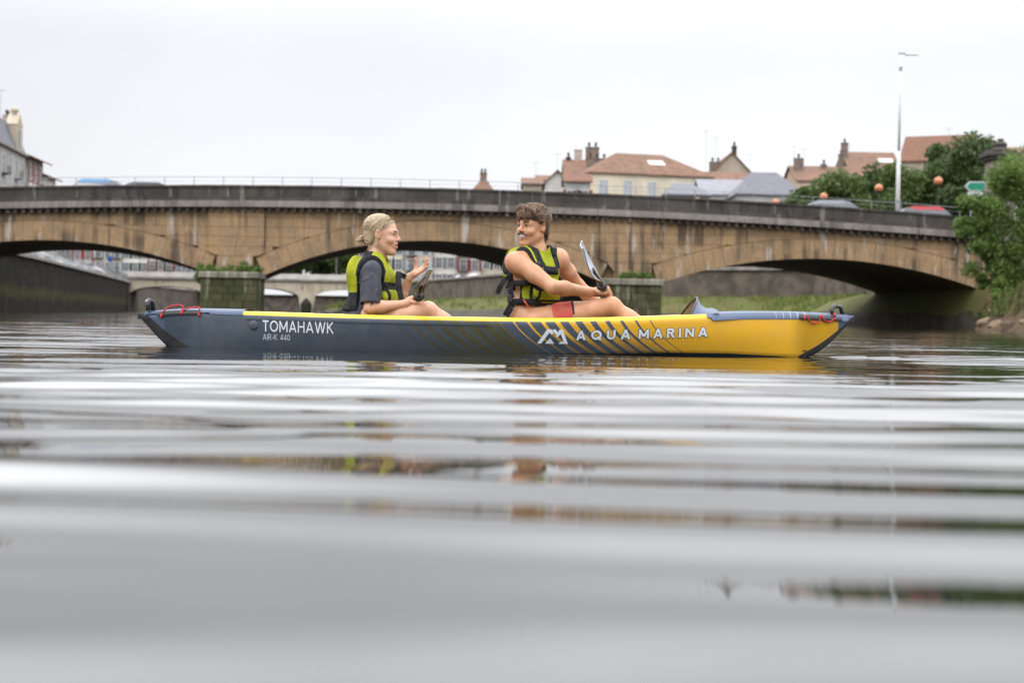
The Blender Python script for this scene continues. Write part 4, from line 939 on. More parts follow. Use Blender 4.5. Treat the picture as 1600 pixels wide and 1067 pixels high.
cord([kp(253, 493), kp(256, 486), kp(266, 479), kp(278, 476.5), kp(286, 479), kp(284, 488), kp(290, 483), kp(300, 480.5), kp(311, 480), kp(312, 486), kp(311, 492)])
cord([kp(1257, 496), kp(1261, 493), kp(1264, 500), kp(1272, 505), kp(1280, 502), kp(1283, 494), kp(1289, 501), kp(1297, 502.5), kp(1304, 497), kp(1305, 491)])
for px, py in ((252, 494), (284, 489), (311, 492), (1257, 497), (1283, 494.5), (1304, 492)): 
    p = kp(px, py); MB().tube([p - Vector((0, 0, .012)), p, p + Vector((0, 0, .012))], [.006, .009, .006], 6).build('cord_knot', M_red, kayak, smooth=True)
c = side_pt(at(393, 508, KY - .3).x, at(393, 508, KY - .3).z)
MB().tube([c + Vector((0, .004, 0)), c + Vector((0, -.004, 0)), c + Vector((0, -.007, 0))], [.028, .027, .02], 18).build('air_valve', M_dslate, kayak, smooth=True)
# lettering laid on the side skin, drawn stroke by stroke
def arc(cx, cy, rx, ry, a0, a1, n=14): return [(cx + rx*math.cos(R(a0 + (a1 - a0)*i/n)), cy + ry*math.sin(R(a0 + (a1 - a0)*i/n))) for i in range(n + 1)]
def glyph(ch, h):
    """advance width and strokes of one capital; h = half stroke width, cap height 1"""
    l, b, t_ = h, h, 1 - h
    G_ = {'T': (.74, [[(0, t_), (.74, t_)], [(.37, 1), (.37, 0)]]), 'O': (1.0, [arc(.5, .5, .5 - h, .5 - h, 0, 360, 28)]), 'Q': (1.0, [arc(.5, .5, .5 - h, .5 - h, 0, 360, 28), [(.58, .32), (.95, -.04)]]),
        'M': (1.0, [[(l, 0), (l, 1)], [(1 - l, 0), (1 - l, 1)], [(l, 1 - h*.6), (.5, .22)], [(.5, .22), (1 - l, 1 - h*.6)]]), 'A': (.92, [[(h, 0), (.46, 1)], [(.92 - h, 0), (.46, 1)], [(.22, .30), (.70, .30)]]),
        'H': (.82, [[(l, 0), (l, 1)], [(.82 - l, 0), (.82 - l, 1)], [(l, .52), (.82 - l, .52)]]), 'W': (1.3, [[(h, 1), (.36, 0)], [(.36, 0), (.65, 1)], [(.65, 1), (.94, 0)], [(.94, 0), (1.3 - h, 1)]]),
        'K': (.76, [[(l, 0), (l, 1)], [(l, .42), (.70, 1)], [(.26, .56), (.74, 0)]]), 'I': (2*h, [[(h, 0), (h, 1)]]), 'N': (.86, [[(l, 0), (l, 1)], [(.86 - l, 0), (.86 - l, 1)], [(l, 1 - h*.5), (.86 - l, h*.5)]]),
        'U': (.82, [[(l, 1)] + [(.41 + (.41 - h)*math.cos(R(180 + 180*i/12)), .40 + (.40 - h)*math.sin(R(180 + 180*i/12))) for i in range(13)] + [(.82 - l, 1)]]),
        'R': (.74, [[(l, 0), (l, 1)], [(l, t_)] + arc(.42, .72, .30 - h, .28 - h, 90, -90, 10) + [(l, .44 + h)], [(.40, .46), (.70, 0)]]), '-': (.34, [[(0, .38), (.34, .38)]]),
        '4': (.70, [[(.52, 0), (.52, 1)], [(.52, .97), (h*.6, .27)], [(h*.4, .26), (.70, .26)]]), '0': (.66, [arc(.33, .5, .33 - h, .5 - h, 0, 360, 24)])}
    return G_[ch]
def word_mesh(word, x0, z0, x1, z1, height, half, gap, grow, mtl, name, off):
    tot = 0.0; lay = []
    for ch in word:
        if ch == ' ': tot += .62; continue
        w, st = glyph(ch, half); lay.append((tot, st)); tot += w + gap
    tot -= gap; hw = half + grow; n = 0
    for ox, st in lay:
        m = MB()
        for s_ in st:
            n += 1; P = [Vector((ox + a, b)) for a, b in s_]; closed = len(P) > 20 and (P[0] - P[-1]).length < 1e-4; Lf, Rt = [], []
            if grow and not closed: P[0] = P[0] + (P[0] - P[1]).normalized()*grow; P[-1] = P[-1] + (P[-1] - P[-2]).normalized()*grow
            for i, p in enumerate(P):
                if closed: d_ = P[(i + 1) % (len(P) - 1)] - P[(i - 1) % (len(P) - 1)]
                else: d_ = P[min(i+1, len(P)-1)] - P[max(i-1, 0)]
                d_ = d_.normalized(); nn = Vector((-d_.y, d_.x))*hw; Lf.append(p + nn); Rt.append(p - nn)
            def put(v):
                f = v.x/tot; return side_pt(x0 + (x1 - x0)*f, z0 + (z1 - z0)*f + height*v.y, off + .00012*(n % 7))
            m.grid([[put(v) for v in Rt], [put(v) for v in Lf]])
        m.build(name, mtl, kayak)
def uX(px, py, w=.33): return at(px, py, KY - w).x
def uZ(px, py, w=.33): return at(px, py, KY - w).z
word_mesh('TOMAHAWK', uX(406, 518), uZ(406, 518), uX(520, 522), uZ(520, 521.5), .067, .068, .17, 0, M_print, 'model_letter', .0035)
word_mesh('AIR-K 440', uX(406, 531), uZ(406, 531.5), uX(450, 532), uZ(450, 532.5), .036, .050, .20, 0, M_print, 'size_letter', .0035)
for k, (wd, pa, za, pb, zb) in enumerate((('AQUA', 900, 531.6, 985, 529.8), ('MARINA', 998, 529.4, 1108, 526.2))):
    for grow, mt, off, nm in ((.055, M_prdk, .0030, 'letter_outline'), (0, M_print, .0050, 'brand_letter')):
        word_mesh(wd, uX(pa, za), uZ(pa, za), uX(pb, zb), uZ(pb, zb), .056, .105, .50 if k == 0 else .42, grow, mt, nm, off)
def emblem():
    P = [[(0, 0), (.135, 0), (.40, .78), (.47, .60), (.535, .78), (.47, 1), (.32, 1)], [(.27, 0), (.56, 0), (.42, .40)],
         [(.50, 1), (.60, 1), (.66, .80), (.62, .60), (.535, .80)], [(.60, .56), (.66, .42), (.76, .70), (.70, .88)], [(.73, 1.0), (.83, 1.0), (1.0, 0), (.70, 0), (.75, .14), (.86, .16), (.78, .62), (.71, .86)], [(.62, .60), (.66, .80), (.73, 1.0), (.71, .80), (.66, .42)]]
    m = MB()
    x0, x1 = uX(839, 537), uX(887, 537); z0 = uZ(863, 537); h = uZ(863, 514.5) - z0
    for poly in P:
        m.add([side_pt(x0 + (x1 - x0)*a, z0 + h*b, .0055) for a, b in poly], [tuple(range(len(poly)))])
    m.build('brand_emblem', M_print, kayak)
emblem()
# seats
M_seat = mat('seat_foam', (0.016, 0.017, 0.02), (0.03, 0.03, 0.034), 20, 0.8, 0.3, 60, kind='OBJ')
def seat(x, tilt, label, hb=.2):
    t = thing('boat_chair', label, 'boat seat', (x, KY, .04))
    MB().box((x + .10, KY, .075), (.40, .40, .075), bev=.03).build('cushion', M_seat, t, smooth=False)
    rows = []
    for i in range(13):
        f = -1 + i/6; yy = KY + f*.21; hz = hb*(1 - .25*f**4); xo = x - .12 + .07*f*f
        rows.append([(xo + .02, yy, .09), (xo - tilt*.5, yy, .09 + hz*.6), (xo - tilt, yy, .09 + hz), (xo - tilt - .035, yy, .09 + hz - .005), (xo - .045 - tilt*.5, yy, .09 + hz*.6), (xo - .04, yy, .09)])
    MB().grid(rows, closed=True).build('backrest', M_seat, t, smooth=True)
    for s in (-1, 1): MB().tube([(x - .15, KY + s*.2, .2), (x + .25, KY + s*.29, .17)], .009, 6).build('strap', M_seat, t)
# ================================================================== PEOPLE: implicit surfaces polygonised into one skin
def V3(*a): return np.array(a, dtype=np.float64)
class Field:
    def __init__(s, lo, hi, h):
        s.lo = np.array(lo, float); s.h = h; s.n = np.ceil((np.array(hi) - s.lo)/h).astype(int) + 1
        s.D = np.full(s.n, 1.0, np.float32)
    def block(s, lo, hi):
        i0 = np.maximum(0, np.floor((np.array(lo) - s.lo)/s.h).astype(int)); i1 = np.minimum(s.n, np.ceil((np.array(hi) - s.lo)/s.h).astype(int) + 1)
        sl = tuple(slice(a, b) for a, b in zip(i0, i1))
        ax = [s.lo[k] + s.h*np.arange(i0[k], i1[k]) for k in range(3)]
        return sl, ax
    def put(s, fn, lo, hi, k=0.0, op='u'):
        mg = k + 3*s.h; sl, ax = s.block(np.array(lo) - mg, np.array(hi) + mg)
        if any(a.stop <= a.start for a in sl): return s
        X, Y, Z = np.meshgrid(*ax, indexing='ij', sparse=True)
        d = fn(X, Y, Z).astype(np.float32); a = s.D[sl]
        if op == 's':
            d = -d
            if k: h = np.clip(.5 - .5*(d - a)/k, 0, 1); r = a + 0; r = d*(1-h) + a*h + k*h*(1-h); 
            else: r = np.maximum(a, d)
            s.D[sl] = np.maximum(r, a) if not k else r
            return s
        if k: h = np.clip(.5 + .5*(d - a)/k, 0, 1); s.D[sl] = d*(1-h) + a*h - k*h*(1-h)
        else: s.D[sl] = np.minimum(a, d)
        return s
    def cap(s, a, b, ra, rb, k=0.02, op='u'):
        a = np.array(a, float); b = np.array(b, float); ab = b - a; L = max(ab @ ab, 1e-9); r = max(ra, rb)
        def fn(X, Y, Z):
            t = np.clip(((X - a[0])*ab[0] + (Y - a[1])*ab[1] + (Z - a[2])*ab[2])/L, 0, 1)
            return np.sqrt((X - a[0] - t*ab[0])**2 + (Y - a[1] - t*ab[1])**2 + (Z - a[2] - t*ab[2])**2) - (ra + (rb - ra)*t)
        return s.put(fn, np.minimum(a, b) - r, np.maximum(a, b) + r, k, op)
    def ell(s, c, F, r, k=0.02, op='u'):
        """ellipsoid, F = three axis vectors"""
        c = np.array(c, float); F = [np.array(f, float) for f in F]; rm = max(r)
        def fn(X, Y, Z):
            x, y, z = X - c[0], Y - c[1], Z - c[2]
            q = [(x*f[0] + y*f[1] + z*f[2]) for f in F]
            k0 = np.sqrt(sum((q[i]/r[i])**2 for i in range(3))); k1 = np.sqrt(sum((q[i]/r[i]**2)**2 for i in range(3))) + 1e-9
            return k0*(k0 - 1)/k1
        return s.put(fn, c - rm, c + rm, k, op)
    def chain(s, pts, rads, k=0.02, op='u'):
        for i in range(len(pts) - 1): s.cap(pts[i], pts[i+1], rads[i], rads[i+1], k, op)
        return s
    def mesh(s, name):
        D = s.D; S = D < 0; nx, ny, nz = D.shape
        c = [S[i:nx-1+i, j:ny-1+j, k:nz-1+k] for i in (0, 1) for j in (0, 1) for k in (0, 1)]
        anyv = c[0].copy(); allv = c[0].copy()
        for q in c[1:]: anyv |= q; allv &= q
        act = anyv & ~allv; I = np.argwhere(act); N = len(I)
        idx = np.full(act.shape, -1, np.int32); idx[act] = np.arange(N)
        co = np.array([(i, j, k) for i in (0, 1) for j in (0, 1) for k in (0, 1)])
        val = np.stack([D[I[:, 0] + o[0], I[:, 1] + o[1], I[:, 2] + o[2]] for o in co], 1)
        acc = np.zeros((N, 3)); cnt = np.zeros(N)
        for a in range(8):
            for b in range(a + 1, 8):
                if abs(co[a] - co[b]).sum() != 1: continue
                m = (val[:, a] < 0) != (val[:, b] < 0); t = val[m, a]/(val[m, a] - val[m, b])
                acc[m] += co[a] + (co[b] - co[a])*t[:, None]; cnt[m] += 1
        P = s.lo + s.h*(I + acc/cnt[:, None])
        Q = []
        for ax in range(3):
            sl0 = [slice(None)]*3; sl1 = [slice(None)]*3; sl0[ax] = slice(0, -1); sl1[ax] = slice(1, None)
            ch = S[tuple(sl0)] != S[tuple(sl1)]; e = np.argwhere(ch); u, v = (ax + 1) % 3, (ax + 2) % 3
            e = e[(e[:, u] > 0) & (e[:, v] > 0) & (e[:, u] < D.shape[u]-1) & (e[:, v] < D.shape[v]-1)]
            neg = S[e[:, 0], e[:, 1], e[:, 2]]
            def at_(du, dv): q = e.copy(); q[:, u] -= du; q[:, v] -= dv; return idx[q[:, 0], q[:, 1], q[:, 2]]
            q = np.stack([at_(1, 1), at_(0, 1), at_(0, 0), at_(1, 0)], 1); q[~neg] = q[~neg][:, ::-1]; Q.append(q)
        Q = np.concatenate(Q); Q = Q[(Q >= 0).all(1)]
        # two light relaxation passes
        for _ in range(2):
            s2 = np.zeros_like(P); n2 = np.zeros(N)
            for a, b in ((0, 1), (1, 2), (2, 3), (3, 0)):
                np.add.at(s2, Q[:, a], P[Q[:, b]]); np.add.at(n2, Q[:, a], 1); np.add.at(s2, Q[:, b], P[Q[:, a]]); np.add.at(n2, Q[:, b], 1)
            P = P*0.55 + 0.45*s2/np.maximum(n2, 1)[:, None]
        me = bpy.data.meshes.new(name); me.vertices.add(N); me.vertices.foreach_set('co', P.ravel())
        me.loops.add(Q.size); me.loops.foreach_set('vertex_index', Q.ravel()); me.polygons.add(len(Q)); me.polygons.foreach_set('loop_start', np.arange(0, Q.size, 4)); me.update(calc_edges=True)
        me.polygons.foreach_set('use_smooth', [True]*len(Q)); me.validate()
        return me
def nrm(v): v = np.array(v, float); return v/np.linalg.norm(v)
def B(px, py, dy=0.0): return np.array(at(px, py, KY + dy))
def skin_mat(name, c1, c2):
    m = bpy.data.materials.new(name); q = NT(m)
    c = q.mix(q.noise(q.pos(), 16, 4).smooth(.3, .7), c1, c2); c = q.mix(q.noise(q.pos(), 38, 3, .6).smooth(.48, .72)*.35, c, (c1[0]*.92, c1[1]*.70, c1[2]*.66)); c = q.mix(q.noise(q.pos(), 120, 2).smooth(.5, .8)*.18, c, tuple(v*.7 for v in c1))
    q.base(c); q.rough(q.noise(q.pos(), 25, 2)*0.25 + 0.38); q.b.inputs['Subsurface Weight'].default_value = 0.06; q.b.inputs['Subsurface Radius'].default_value = (0.012, 0.005, 0.003); q.b.inputs['Subsurface Scale'].default_value = 1.0
    q.bump(q.noise(q.pos(), 220, 2), 0.12, 0.001); return m
M_skm = skin_mat('tanned_skin', (0.64, 0.335, 0.185), (0.54, 0.265, 0.14)); M_skw = skin_mat('fair_skin', (0.70, 0.40, 0.27), (0.62, 0.335, 0.215))
M_lip = mat('lips', (0.46, 0.17, 0.12), (0.42, 0.15, 0.11), 60, 0.4); M_teeth = mat('teeth', (0.98, 0.95, 0.88), None, 60, 0.3)
M_mouth = mat('mouth_inside', (0.10, 0.02, 0.02), None, 60, 0.5)
M_ew = mat('eye_white', (0.70, 0.68, 0.66), None, 60, 0.2); M_iris = mat('iris', (0.035, 0.022, 0.015), None, 60, 0.15)
def fabric(n, c, c2=None, sc=18, bump=.35, rough=.85):
    return mat(n, c, c2 or tuple(v*.75 for v in c), sc, rough, bump, sc*2, dist=.006)
M_lime_v = fabric('lime_nylon', (0.365, 0.40, 0.020), (0.275, 0.305, 0.016), 14, .5); M_bnyl = fabric('black_nylon', (0.014, 0.015, 0.018), (0.03, 0.031, 0.035), 30); M_tee = fabric('charcoal_cotton', (0.085, 0.088, 0.105), (0.06, 0.062, 0.078), 16, .6)
M_short = fabric('dark_shorts', (0.035, 0.037, 0.045), None, 20); M_shred = fabric('coral_panel', (0.62, 0.10, 0.10), (0.55, 0.16, 0.10), 20)
def hair_mat(n, c1, c2, c3):
    m = bpy.data.materials.new(n); q = NT(m)
    c = q.mix(q.noise(q.pos(), 55, 3, .7).smooth(.35, .65), c1, c2); c = q.mix(q.noise(q.pos(), 130, 2, .7).smooth(.5, .72)*.8, c, c3)
    q.base(c); q.rough(0.5); q.b.inputs['Specular IOR Level'].default_value = 0.4; return m
M_hbr = hair_mat('brown_hair', (0.10, 0.052, 0.028), (0.16, 0.088, 0.048), (0.26, 0.155, 0.085)); M_hbl = hair_mat('blonde_hair', (0.33, 0.225, 0.125), (0.40, 0.285, 0.165), (0.55, 0.42, 0.26))
M_brow = hair_mat('dark_brow', (0.04, 0.022, 0.014), (0.06, 0.035, 0.02), (0.08, 0.05, 0.03)); M_browl = hair_mat('light_brow', (0.16, 0.09, 0.05), (0.2, 0.12, 0.07), (0.22, 0.14, 0.09))
M_gold = mat('gold', (0.75, 0.52, 0.16), None, 20, 0.25, metal=1.0)

class Head:
    def __init__(s, c, f, u, sc):
        s.c = np.array(c, float); s.f = nrm(f); u = np.array(u, float); s.u = nrm(u - s.f*(u @ s.f)); s.r = np.cross(s.f, s.u); s.s = sc
    def p(s, a, b, c): return s.c + s.s*(a*s.f + b*s.r + c*s.u)
    def F(s): return [s.f, s.r, s.u]
    def loc(s, P): d = (P - s.c)/s.s; return np.stack([d @ s.f, d @ s.r, d @ s.u], -1)
    def carve(s, G, female, smile):
        s.lipseg = [((.0945, 0, -.0455), (.079, .035, -.0480), .0050), ((.093, 0, -.0745), (.079, .033, -.0535), .0058)] if smile else [((.0965, 0, -.0470), (.082, .023, -.0530), .0058), ((.0935, 0, -.0710), (.081, .022, -.0580), .0064)]
        S = s.s; E_ = lambda a, r, k=.02, op='u': G.ell(s.p(*a), s.F(), [v*S for v in r], k*S, op)
        C_ = lambda a, b, ra, rb, k=.015, op='u': G.cap(s.p(*a), s.p(*b), ra*S, rb*S, k*S, op)
        E_((-.014, 0, .032), (.096, .074, .084), .02); E_((.020, 0, -.030), (.066, .060, .080), .03)
        jw = .046 if female else .052
        for b in (-1, 1):
            C_((-.006, b*jw, -.052), (.058, b*.016, -.096), .017, .016, .03); E_((.060, b*.037, -.030), (.022, .023, .020), .02)
            C_((.084, b*.010, .023), (.066, b*.044, .022), .0095 if not female else .007, .010, .018)
            E_((-.012, b*.078, -.004), (.017, .011, .031), .005); C_((.0, b*.073, -.02), (-.010, b*.082, .020), .007, .009, .004)
            E_((-.002, b*.088, .001), (.009, .008, .017), .004, 's')
            E_((.090, b*.031, .004), (.013, .016, .009), .012, 's')
            C_((.0740, b*.018, .0100), (.0668, b*.045, .0082), .0084, .0080, .006); C_((.0740, b*.018, -.0072), (.0665, b*.043, -.0066), .0068, .0066, .007)
        E_((.066, 0, -.100), (.020, .020, .017), .022)
        C_((.082, 0, .018), (.103, 0, -.019), .0075, .0100, .012)
        E_((.105, 0, -.022), (.010, .010, .009), .008)
        for b in (-1, 1): E_((.093, b*.011, -.026), (.010, .0075, .007), .007)
        if smile:
            E_((.076, 0, -.058), (.018, .033, .020), .016)
            for b in (-1, 1):
                E_((.092, b*.012, -.0595), (.022, .018, .0120), .003, 's')
            for b in (-1, 1):
                C_((.0945, 0, -.0455), (.079, b*.035, -.0480), .0042, .003, .003); C_((.093, 0, -.0745), (.079, b*.033, -.0535), .0050, .003, .003)
        else:
            E_((.080, 0, -.058), (.018, .026, .022), .016)
            E_((.092, 0, -.0590), (.022, .017, .009), .004, 's')
            for b in (-1, 1):
                C_((.0965, 0, -.0470), (.082, b*.023, -.0530), .0050, .0035, .004); C_((.0935, 0, -.0710), (.081, b*.022, -.0580), .0055, .0035, .005)
    def lips(s, me):
        P = np.array([p.center for p in me.polygons]); q = s.loc(P); out = np.zeros(len(P), bool); near = (q[:, 0] > .06) & (q[:, 2] < -.03) & (q[:, 2] > -.09); y = np.abs(q[near][:, 1])
        qq = np.stack([q[near][:, 0], y, q[near][:, 2]], 1); hit = np.zeros(len(qq), bool)
        for a, b, r_ in s.lipseg:
            a, b = np.array(a), np.array(b); ab = b - a; t = np.clip(((qq - a) @ ab)/(ab @ ab), 0, 1); hit |= np.linalg.norm(qq - a - t[:, None]*ab, axis=1) < r_
        out[near] = hit; return out
    def extras(s, root, brow, female):
        S = s.s
        for b in (-1, 1):
            c = s.p(.0708, b*.031, .0010); bm = bmesh.new(); bmesh.ops.create_uvsphere(bm, u_segments=20, v_segments=14, radius=.0118*S)
            for v in bm.verts: v.co += Vector(c)
            me = bpy.data.meshes.new('eye'); bm.to_mesh(me); bm.free(); me.materials.append(M_ew); me.materials.append(M_iris)
            gz = nrm(s.f + s.r*(.10 if not female else 0)); ic = c + gz*.0118*S
            me.polygons.foreach_set('material_index', [1 if np.linalg.norm(np.array(p.center) - ic) < .0068*S else 0 for p in me.polygons]); me.polygons.foreach_set('use_smooth', [True]*len(me.polygons))
            link('eye', me, None, root)
            th = .0035 if female else .0052
            MB().tube([s.p(.092, b*.012, .0245), s.p(.090, b*.026, .0300), s.p(.078, b*.041, .0290), s.p(.068, b*.049, .0235)], [th*.8*S, th*S, th*.9*S, th*.4*S], 7).build('eyebrow', brow, root, smooth=True)
            MB().tube([s.p(.0815, b*.018, .0035), s.p(.0845, b*.028, .0090), s.p(.0800, b*.038, .0085), s.p(.0730, b*.046, .0035)], .0017*S, 5).build('eyelash', M_brow, root, smooth=True)
        rows = []
        for i in range(9):
            f = -1 + i/4; x_ = (.0915 if female else .0950) - (.013 if female else .0155)*f*f; hw = .022 if female else .029; lo_ = -.0590 if female else -.0660; rows.append([s.p(x_ - .001, f*hw, -.0470 - .0005*abs(f)), s.p(x_, f*hw, lo_ + (.0035 if female else .0120)*f*f), s.p(x_ - .008, f*hw, lo_ + (.0035 if female else .0120)*f*f)])
        MB().grid(rows).build('teeth', M_teeth, root, smooth=True)
        E2 = MB().lathe((0, 0, 0), [(.001, -.012), (.018, -.006), (.022, 0), (.018, .006), (.001, .012)], 12)
        E2.build('mouth_inside', M_mouth, root, xf=Matrix.Translation(Vector(s.p(.066, 0, -.060))) @ Matrix.Scale(S*1.25, 4))

def grip(G, c, axis, wrist, palm_n, k=.004, sc=1.0):
    """closed fist round a shaft through c along axis; wrist = wrist point, palm_n = outward normal of the back of the hand"""
    c = np.array(c); ax = nrm(axis); w = np.array(wrist); to = nrm((c - w) - ax*((c - w) @ ax)); n = np.cross(ax, to)
    if n @ np.array(palm_n) < 0: n = -n
    rs = .015 + .0075
    kn = c + n*(rs + .012)*sc + to*.004
    G.ell(c - to*.032 + n*.020, [to, ax, n], [.045*sc, .043*sc, .019*sc], .015); G.cap(w, c - to*.045 + n*.012, .027*sc, .026*sc, .02)
    for i, (o, L) in enumerate(((.034, .96), (.0115, 1.05), (-.0115, 1.0), (-.034, .86))):
        base = c + ax*o*sc; pts = []
        for a in np.linspace(100, -150*L, 8):
            t = R(a); rr = (rs + .004) if 60 > a > -60 else rs
            pts.append(base + (n*math.sin(t) + to*math.cos(t))*rr)
        G.chain([base - to*.02 + n*rs] + pts, [.0105*sc] + list(np.linspace(.0108, .0085, 8)*sc), k)
    b0 = c - to*.045 + ax*.03*sc + n*.002; b1 = c - to*.024 + ax*.045*sc - n*.018; b2 = c + to*.002 + ax*.040*sc - n*.029
    G.chain([b0, b1, b2], [.0145*sc, .012*sc, .0095*sc], .008)
def open_hand(G, wrist, dirn, up, sc=1.0):
    """relaxed open hand, palm towards up"""
    w = np.array(wrist); d = nrm(dirn); u = np.array(up, float); u = nrm(u - d*(u @ d)); s_ = np.cross(d, u)
    pc = w + d*.055*sc
    G.ell(pc, [d, s_, u], [.052*sc, .040*sc, .0155*sc], .012); G.cap(w - d*.02, w + d*.02, .024*sc, .026*sc, .015)
    for i, (o, L, cu, sp) in enumerate(((-.030, .070, .30, -.16), (-.010, .080, .22, -.05), (.011, .074, .10, .05), (.030, .058, .02, .18))):
        p0 = w + d*.088*sc + s_*o*sc; dr = nrm(d + s_*sp + u*(.12 + cu)); p1 = p0 + dr*L*.45*sc; dr2 = nrm(dr + u*(.18 + cu*.5)); p2 = p1 + dr2*L*.32*sc; p3 = p2 + nrm(dr2 + u*.15)*L*.25*sc
        G.chain([p0 - d*.02, p0, p1, p2, p3], [.0105*sc, .0105*sc, .0092*sc, .0085*sc, .0072*sc], .003)
    t0 = w + d*.03*sc - s_*.032*sc; t1 = t0 + nrm(d*.6 - s_*.75 + u*.75)*.036*sc; t2 = t1 + nrm(d*.65 - s_*.25 + u*.9)*.036*sc; t3 = t2 + nrm(d*.6 + u*.9)*.022*sc
    G.chain([t0, t1, t2, t3], [.016*sc, .0125*sc, .0108*sc, .0085*sc], .006)
def region_faces(me): return np.array([p.center for p in me.polygons])
def strands(paths, rad, name, mtls, root, seed=1):
    m = MB(); g = np.random.default_rng(seed)
    for P, r_ in zip(paths, rad):
        n = len(P); m.tube(P, [r_*(1 - .75*max(0, (i/(n-1) - .55)/.45)) for i in range(n)], 4, cap=False, mi=int(g.choice(len(mtls), p=[.5, .3, .2])))
    return m.build(name, mtls, root, smooth=True)
def hair3(n, a, b, c):
    return [mat(n + k, v, tuple(x*.8 for x in v), 90, 0.42, spec=.5) for k, v in (('_mid', a), ('_light', b), ('_dark', c))]
H_BR = hair3('brown_hair', (0.17, 0.095, 0.052), (0.36, 0.225, 0.13), (0.07, 0.04, 0.023)); H_BL = hair3('blonde_hair', (0.46, 0.335, 0.195), (0.74, 0.60, 0.40), (0.24, 0.155, 0.085))
def vest_frame(C, f, r):
    u = np.array([0, 0, 1.0]); f = nrm(f); r = nrm(r); return lambda P: np.stack([(P - C) @ f, (P - C) @ r, (P - C) @ u], -1)
# ------------------------------------------------------------------ paddles
M_shaft = mat('paddle_shaft', (0.075, 0.062, 0.05), (0.05, 0.042, 0.035), 30, 0.35)
M_bl_w = mat('blade_pale', (0.62, 0.65, 0.70), (0.54, 0.57, 0.62), 12, 0.35); M_bl_d = mat('blade_dark', (0.035, 0.038, 0.045), (0.05, 0.05, 0.056), 12, 0.4); M_bl_y = mat('blade_yellow', (0.75, 0.42, 0.02), None, 12, 0.4)
def paddle(label, c, tip, wdir, mats, stripes):
    c, tip = np.array(c), np.array(tip); d = nrm(tip - c); L = np.linalg.norm(tip - c); end = c - d*(2.2 - L)
    t = thing('kayak_paddle', label, 'paddle', tuple(c))
    def blade(e, dd, wd):
        wd = nrm(wd - dd*(wd @ dd)); n_ = np.cross(dd, wd); top, bot = [], []
        for i in range(19):
            f = i/18; s_ = f*.46; wv = max(.010, .074*math.sin(math.pi*(.03 + .97*f)**.75)**.7 if f < 1 else .012)
            o = e - dd*s_; bow = .018*math.sin(math.pi*f)
            top.append([o + wd*wv*g + n_*(bow - .022*g*g*.6 + .003) for g in np.linspace(-1, 1, 13)]); bot.append([o + wd*wv*g + n_*(bow - .022*g*g*.6 - .003) for g in np.linspace(-1, 1, 13)])
        m = MB(); m.grid(top); m.grid([list(reversed(r_)) for r_ in bot])
        for rr in (0, -1): m.grid([[r_[rr] for r_ in top], [r_[rr] for r_ in bot]])
        m.grid([top[0], bot[0]]); m.grid([bot[-1], top[-1]])
        o = m.build('blade', mats, t, smooth=True)
        if stripes:
            mi = []
            for k, p in enumerate(o.data.polygons):
                i, j = divmod(k % 216, 12); mi.append(0 if k >= 432 else (2 if i >= 13 and 3 <= j <= 8 else 1 if ((j >= 5 if k < 216 else j <= 6) and j % 2 == 0 and 1 <= i <= 13) else 0))
            o.data.polygons.foreach_set('material_index', mi)
        return o
    blade(tip, d, np.array(wdir)); blade(end, -d, np.cross(d, wdir))
    MB().tube([tip - d*.30, tip - d*.42, tip - d*.47, end + d*.47, end + d*.42, end + d*.30], [.006, .012, .0155, .0155, .012, .006], 12).build('shaft', M_shaft, t, smooth=True)
    for q_ in (tip - d*.525, end + d*.525):
        MB().tube([q_ - d*.014, q_ - d*.009, q_ + d*.009, q_ + d*.014], [.018, .033, .033, .018], 18).build('drip_ring', M_blk, t, smooth=True)
    return d

